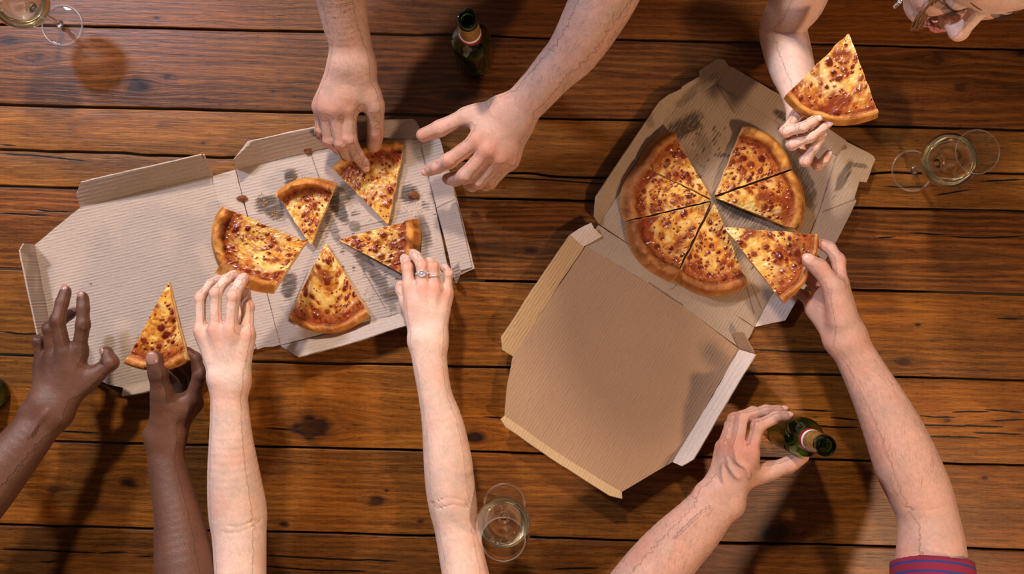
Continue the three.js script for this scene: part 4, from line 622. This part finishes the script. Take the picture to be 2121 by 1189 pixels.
// ---- the dark-skinned man at the lower left
person({
  base: [-.84, .98], label: 'person at the lower left with dark brown arms, holding up a slice', dark: true,
  tone: [100, 65, 50], nail: 0x9a7264, rough: .42, chest: [-.84, .38, .76], hips: [-.84, 1.02], head: [-.80, .66, .76], shoulders: [[-.99, .42, .78], [-.63, .42, .78]],
  sleeve: [.5, .5], shirt: plain(46, 52, 60), trousers: 0x23262e, hair: 0x140d0a,
  arms: [{
    id: 'C', k: 1.06, r: .0096, wrist: [104, 846, .115], wpx: 94, wlat: [.75, 0, .66], ww: .018, wr: .0185,
    mcp: [[164, 722, .105], [133, 730, .112], [108, 738, .108], [86, 752, .098]],
    fingers: [[[172, 673, .112], [172, 638, .11], [171, 614, .107]], [[119, 664, .122], [129, 626, .115], [136, 602, .108]], [[102, 680, .118], [128, 662, .09], [150, 647, .075]], [[79, 706, .108], [90, 712, .08], [98, 720, .068]]],
    thumb: [[146, 822, .105], [198, 776, .098], [229, 751, .092], [221, 729, .088]], tr: [.016, .0125, .0122, .0092], tn: [-1, .5, -.2], hideNails: [3],
    arm: [[80, 880, .118, 90, .68], [40, 930, .13, 98, .78], [-20, 1002, .15, 112, .86], [-90, 1090, .18, 116, .9], [-150, 1170, .2, 116, .92]], shoulder: [-.99, .42, .78], bumps: [[58, 852, .122, .012]],
    veins: [[[60, 905], [76, 880], [98, 852]]],
  }, {
    id: 'D', k: 1.06, r: .0096, wrist: [344, 902, .115], wpx: 74, wlat: [-.9, .4, -.1], ww: .012, wr: .0185, dors: [.85, .5, -.1],
    mcp: [[398, 826, .118], [404, 836, .095], [398, 842, .073], [388, 848, .053]],
    fingers: [[[414, 775, .128], [404, 742, .127], [386, 728, .126]], [[404, 775, .098], [384, 752, .108], [368, 742, .118]], [[388, 786, .075], [366, 764, .085], [350, 752, .098]], [[370, 800, .055], [352, 782, .065], [340, 772, .076]]],
    thumb: [[338, 862, .125], [335, 812, .14], [327, 772, .154], [320, 744, .158]], tr: [.019, .0148, .0136, .0122], tn: [0, 1, 0], hideNails: [0, 1, 2, 3],
    arm: [[344, 950, .118, 68, .8], [353, 1000, .125, 73, .84], [366, 1060, .135, 85, .86], [376, 1120, .145, 101, .88], [385, 1195, .16, 118, .9], [396, 1300, .18, 122, .92]], shoulder: [-.63, .42, .78],
  }],
});
// ---- the pale woman in the lower middle
person({
  base: [-.22, .98], label: 'person at the bottom with two pale slender arms, rings on one hand',
  tone: [220, 184, 166], nail: 0xe9c4b8, chest: [-.22, .38, .8], hips: [-.22, 1.04], head: [-.22, .64, .78], shoulders: [[-.37, .42, .8], [-.07, .42, .8]],
  sleeve: [.45, .45], shirt: plain(150, 140, 132), trousers: 0x39424e, hair: 0x5a3c22, woman: true,
  hairPrims: () => { const c = (x1, y1, z1, r1, x2, y2, z2, r2) => cap(hw(x1, y1, z1), hw(x2, y2, z2), r1, r2); return [c(0, .06, -.045, .088, 0, .074, .0, .075), c(-.03, .072, .004, .056, .03, .072, .004, .056), c(0, .0, -.07, .07, 0, -.14, -.10, .05), c(-.07, .04, -.02, .02, -.066, -.08, -.05, .022), c(.07, .04, -.02, .02, .066, -.08, -.05, .022)]; },
  arms: [{
    id: 'E', k: .98, r: .0084, wrist: [475, 788, .17], wpx: 76, wlat: [1, 0, .1], ww: .015, wr: .0165,
    mcp: [[512, 690, .172], [477, 681, .185], [446, 682, .184], [415, 683, .175]],
    fingers: [[[513, 636, .158], [507, 607, .142], [502, 592, .125]], [[484, 613, .19], [497, 587, .176], [506, 574, .162]], [[447, 607, .19], [467, 580, .176], [486, 568, .163]], [[415, 616, .178], [436, 588, .166], [456, 577, .156]]],
    thumb: [[502, 758, .145], [506, 705, .115], [494, 645, .102], [482, 610, .108]], hideNails: [0, 1, 2, 3, 4],
    arm: [[475, 830, .168, 75, .68], [478, 900, .16, 84, .76], [482, 960, .15, 96, .84], [488, 1020, .14, 107, .88], [493, 1065, .135, 112, .88], [496, 1110, .138, 102, .9], [498, 1189, .15, 94, .94], [500, 1270, .17, 94, .94]], shoulder: [-.37, .42, .8],
    bumps: [[447, 782, .18, .009]], folds: [[[458, 1102], [490, 1104], [520, 1092], [541, 1078]], [[470, 1090], [500, 1090], [530, 1076]]],
  }, {
    id: 'F', k: .95, r: .0082, wrist: [886, 706, .085], wpx: 77, wlat: [-1, 0, -.1], ww: .015, wr: .0165,
    mcp: [[847, 592, .08], [876, 594, .085], [902, 598, .082], [926, 604, .072]],
    fingers: [[[844, 555, .078], [840, 540, .06], [837, 534, .045]], [[874, 550, .085], [862, 531, .068], [855, 524, .052]], [[898, 552, .083], [890, 543, .06], [886, 544, .042]], [[929, 567, .075], [922, 556, .056], [918, 556, .042]]],
    folds: [[[890, 1044], [925, 1032], [955, 1036], [976, 1046]], [[905, 1054], [940, 1046], [970, 1054]]],
    thumb: [[862, 665, .075], [843, 625, .055], [831, 600, .04], [829, 590, .034]], hideNails: [0, 1, 2, 3, 4],
    arm: [[891, 755, .086, 70, .72], [902, 820, .084, 66, .8], [917, 880, .082, 82, .84], [927, 950, .08, 95, .86], [932, 1000, .077, 97, .88], [938, 1045, .074, 95, .88], [947, 1100, .074, 84, .9], [964, 1189, .09, 86, .94], [985, 1270, .12, 90, .94]], shoulder: [-.07, .42, .8],
  }],
});
// ---- the man at the lower right in a striped T-shirt
person({
  base: [.38, .98], label: 'person at the lower right in striped red T-shirt, holding a bottle and a slice', hairy: 1,
  tone: [192, 148, 130], nail: 0xd8a494, chest: [.38, .36, .78], hips: [.38, 1.04], head: [.38, .66, .80], shoulders: [[.19, .4, .80], [.565, .36, .74]],
  sleeve: [.4, 1.045], sleeveR: .0505, fine: true, trousers: 0x2a3348, hair: 0x2e1e14,
  shirt: plain(168, 34, 62), stripes: texture(8, 64, (x, y, c) => { const b = smooth(4, 7, y) * (1 - smooth(20, 23, y)); [c[0], c[1], c[2]] = mix3([128, 24, 50], [44, 48, 112], b); }, true, THREE.RepeatWrapping),
  arms: [{
    id: 'G', k: 1.02, r: .0092, wrist: [1496, 1030, .085], wpx: 98, wlat: [.75, 0, .66], ww: .018, wr: .0185, dors: [-.45, .8, -.4],
    mcp: [[1556, 936, .118], [1527, 926, .112], [1506, 922, .092], [1496, 926, .068]],
    fingers: [[[1570, 882, .122], [1608, 864, .12], [1632, 862, .116]], [[1538, 865, .108], [1586, 851, .102], [1622, 850, .097]], [[1520, 868, .085], [1560, 853, .076], [1592, 856, .07]], [[1512, 880, .06], [1544, 866, .052], [1570, 866, .048]]],
    thumb: [[1548, 990, .085], [1598, 974, .092], [1636, 962, .098], [1662, 946, .102]], tr: [.016, .013, .0122, .0102], tn: [.2, .3, 1], hideNails: [2, 3, 4], ndors: { 0: [0, .75, -.7], 1: [0, .5, -.9] },
    arm: [[1478, 1048, .085, 98, .7], [1440, 1092, .09, 112, .78], [1395, 1138, .098, 122, .84], [1350, 1192, .11, 130, .88], [1290, 1270, .13, 132, .9]], shoulder: [.19, .4, .80], bumps: [[1458, 1018, .09, .013]],
    veins: [[[1552, 988], [1545, 968], [1528, 956], [1524, 940]], [[1528, 990], [1512, 968], [1505, 945]], [[1500, 1000], [1496, 975], [1500, 955]], [[1400, 1120], [1440, 1080], [1475, 1050]]],
  }, {
    id: 'H', k: 1.05, r: .0094, wrist: [1752, 700, .125], wpx: 86, wlat: [.6, .75, -.1], ww: .013, wr: .0185, dors: [.7, -.6, -.1],
    mcp: [[1741, 586, .128], [1722, 596, .105], [1702, 612, .088], [1684, 632, .075]],
    fingers: [[[1737, 540, .118], [1719, 514, .108], [1702, 505, .1]], [[1708, 556, .088], [1686, 540, .088], [1668, 532, .092]], [[1680, 578, .072], [1660, 570, .076], [1644, 562, .082]], [[1664, 612, .064], [1650, 604, .072], [1640, 596, .08]]],
    thumb: [[1742, 662, .138], [1726, 594, .142], [1698, 556, .138], [1676, 540, .133]], folds: [[[1872, 1050], [1900, 1058], [1935, 1056], [1962, 1050]], [[1700, 640], [1712, 618], [1722, 600]]], tr: [.0195, .0142, .0128, .0108], tn: [-.35, 1, -.35], hideNails: [0, 1, 2, 3],
    arm: [[1768, 730, .125, 80, .74], [1796, 782, .128, 88, .8], [1826, 840, .132, 102, .84], [1856, 905, .138, 118, .86], [1880, 965, .145, 126, .88], [1905, 1020, .15, 122, .88], [1921, 1070, .155, 116, .88], [1928, 1120, .165, 124, .9], [1930, 1189, .185, 140, .92]], shoulder: [.565, .36, .74],
  }],
});
// ---- the smiling woman at the top right
HEAD = { c: V(.560, T + .406, -.410), l: V(.98961, -.13725, .04285), u: V(.13248, .98619, .09939), f: V(-.0559, -.09268, .99413) };
person({
  base: [.56, -1.0], label: 'person at the top right, a smiling woman holding a slice',
  tone: [224, 186, 168], nail: 0xeac8cc, chest: [.55, .2, -.72], hips: [.55, -1.04], head: [.56, .406, -.41], shoulders: [[.40, .27, -.60], [.70, .26, -.60]],
  sleeve: [.32, .5], shirt: plain(188, 182, 176), trousers: 0x46505e, hair: 0x6a4630, face: true, woman: true, faceTone: [230, 194, 178],
  hairPrims: () => { const c = (x1, y1, z1, r1, x2, y2, z2, r2) => cap(hw(x1, y1, z1), hw(x2, y2, z2), r1, r2); return [c(0, .06, -.045, .086, 0, .072, .0, .074), c(-.03, .07, .005, .055, .03, .07, .005, .055), c(0, .0, -.08, .06, 0, -.02, -.1, .05), c(-.066, .04, -.02, .02, -.070, -.02, -.035, .012), c(.066, .04, -.02, .02, .070, -.02, -.035, .012)]; },
  arms: [{
    id: 'I', k: .9, r: .0076, wrist: [1664, 248, .15], wpx: 62, wlat: [0, .9, -.3], ww: .012, wr: .015, dors: [-.85, 0, .5],
    mcp: [[1652, 240, .178], [1642, 262, .165], [1646, 284, .15], [1658, 304, .138]],
    fingers: [[[1627, 272, .196], [1662, 264, .212], [1694, 244, .214]], [[1640, 299, .19], [1678, 284, .205], [1715, 256, .21]], [[1668, 334, .182], [1688, 304, .196], [1703, 280, .198]], [[1694, 344, .168], [1708, 332, .178], [1716, 318, .182]]],
    thumb: [[1672, 250, .15], [1690, 262, .165], [1702, 252, .178], [1708, 236, .185]], hideNails: [4], ndors: { 0: [.1, 1, .5], 1: [.1, 1, .5], 2: [.8, .6, .3], 3: [.3, 1, -.3] }, nail: 0xeed6de,
    arm: [[1656, 190, .115, 68, .86], [1640, 140, .085, 84, .88], [1628, 95, .065, 90, .88], [1622, 62, .06, 88, .9], [1634, 30, .085, 92, .9], [1656, 0, .115, 96, .94], [1680, -60, .16, 98, .94]], shoulder: [.42, .27, -.60],
  }],
});
// a lock of hair beside her jaw, and the earring
{
  const w = scene.getObjectByName('person_004'), lock = []; const R = rng(77);
  for (let i = 0; i < 90; i++) { const a = R() * .016 - .008, b = (R() * .010 - .005); lock.push(sweep([hw(-.062 + b, .05, .035 + a), hw(-.052 + b, .0, .066 + a * .6), hw(-.040 + b + .006 * (R() - .5), -.04, .078 + a * .4), hw(-.024 + b + .006 * (R() - .5), -.072 - .016 * R(), .086 + a * .3)], .00055, 5, false, 14)); }
  part('hair_lock', mergeGeometries(lock), std({ color: 0x96704e, roughness: .5 }), w);
  const o = hw(-.061, -.062, .06), e = thing('earring', o, 'sparkling silver earring hanging beside the smiling woman\'s jaw', 'earring'), sv = std({ color: 0xe8e6ea, metalness: 1, roughness: .12 });
  const ring = new THREE.TorusGeometry(.0075, .0013, 8, 30); ring.rotateY(.9); ring.translate(o.x, o.y, o.z); part('hoop', ring, sv, e);
  for (let i = 0; i < 12; i++) { const a = i / 12 * 6.283, g = new THREE.OctahedronGeometry(.0026, 0); g.rotateX(i); g.translate(o.x + Math.cos(a) * .0075 * Math.cos(.9), o.y + Math.sin(a) * .0075, o.z - Math.cos(a) * .0075 * Math.sin(.9)); part('stone', g, std({ color: 0xffffff, roughness: .02, metalness: .9 }), e); }
}
// rings on the right hand of the pale woman
{
  const sv = std({ color: 0xe6e4e6, metalness: .65, roughness: .22 });
  const ringOn = (a, b, t, r, label, signet) => {
    const A = at(...a), B = at(...b), c = A.clone().lerp(B, t), d = B.clone().sub(A).normalize(), q = new THREE.Quaternion().setFromUnitVectors(V(0, 0, 1), d), th = thing('finger_ring', c, label, 'ring', null);
    const g = new THREE.TorusGeometry(r, signet ? .0016 : .0011, 10, 48); g.scale(1, 1, signet ? 1.3 : 1.1); g.applyQuaternion(q); g.translate(c.x, c.y, c.z); part('band', g, sv, th);
    if (signet) { const up = V(0, 1, 0); up.addScaledVector(d, -up.dot(d)).normalize(); const m = new THREE.Matrix4().makeBasis(d.clone().cross(up).normalize(), up, d.clone().negate()), s = lathe([[.0001, -.002], [.0052, -.002], [.0062, 0], [.0064, .0010], [.0058, .0018], [.0052, .0018], [.0049, .0012], [.0001, .0012]], 40); s.scale(1, 1, .8); m.setPosition(c.clone().addScaledVector(up, r + .0006)); s.applyMatrix4(m); part('signet_face', s, sv, th);
      const k = lathe([[.0001, .0012], [.0016, .0014], [.0016, .0018], [.0001, .0019]], 16); k.scale(1, 1, .8); k.applyMatrix4(m); part('engraving', k, sv, th); }
  };
  ringOn([876, 594, .085], [874, 550, .085], .62, .0096, 'silver signet ring with an oval face on the middle finger', true);
  ringOn([902, 598, .082], [898, 552, .083], .58, .0090, 'thin twisted silver ring next to the signet ring', false);
}

// ---------------------------------------------------------------- renderer
const renderer = new THREE.WebGLRenderer({ antialias: true });
renderer.toneMapping = THREE.LinearToneMapping; renderer.toneMappingExposure = EXPOSURE;
renderer.shadowMap.enabled = true; renderer.shadowMap.type = THREE.PCFSoftShadowMap;
renderer.render(scene, camera);
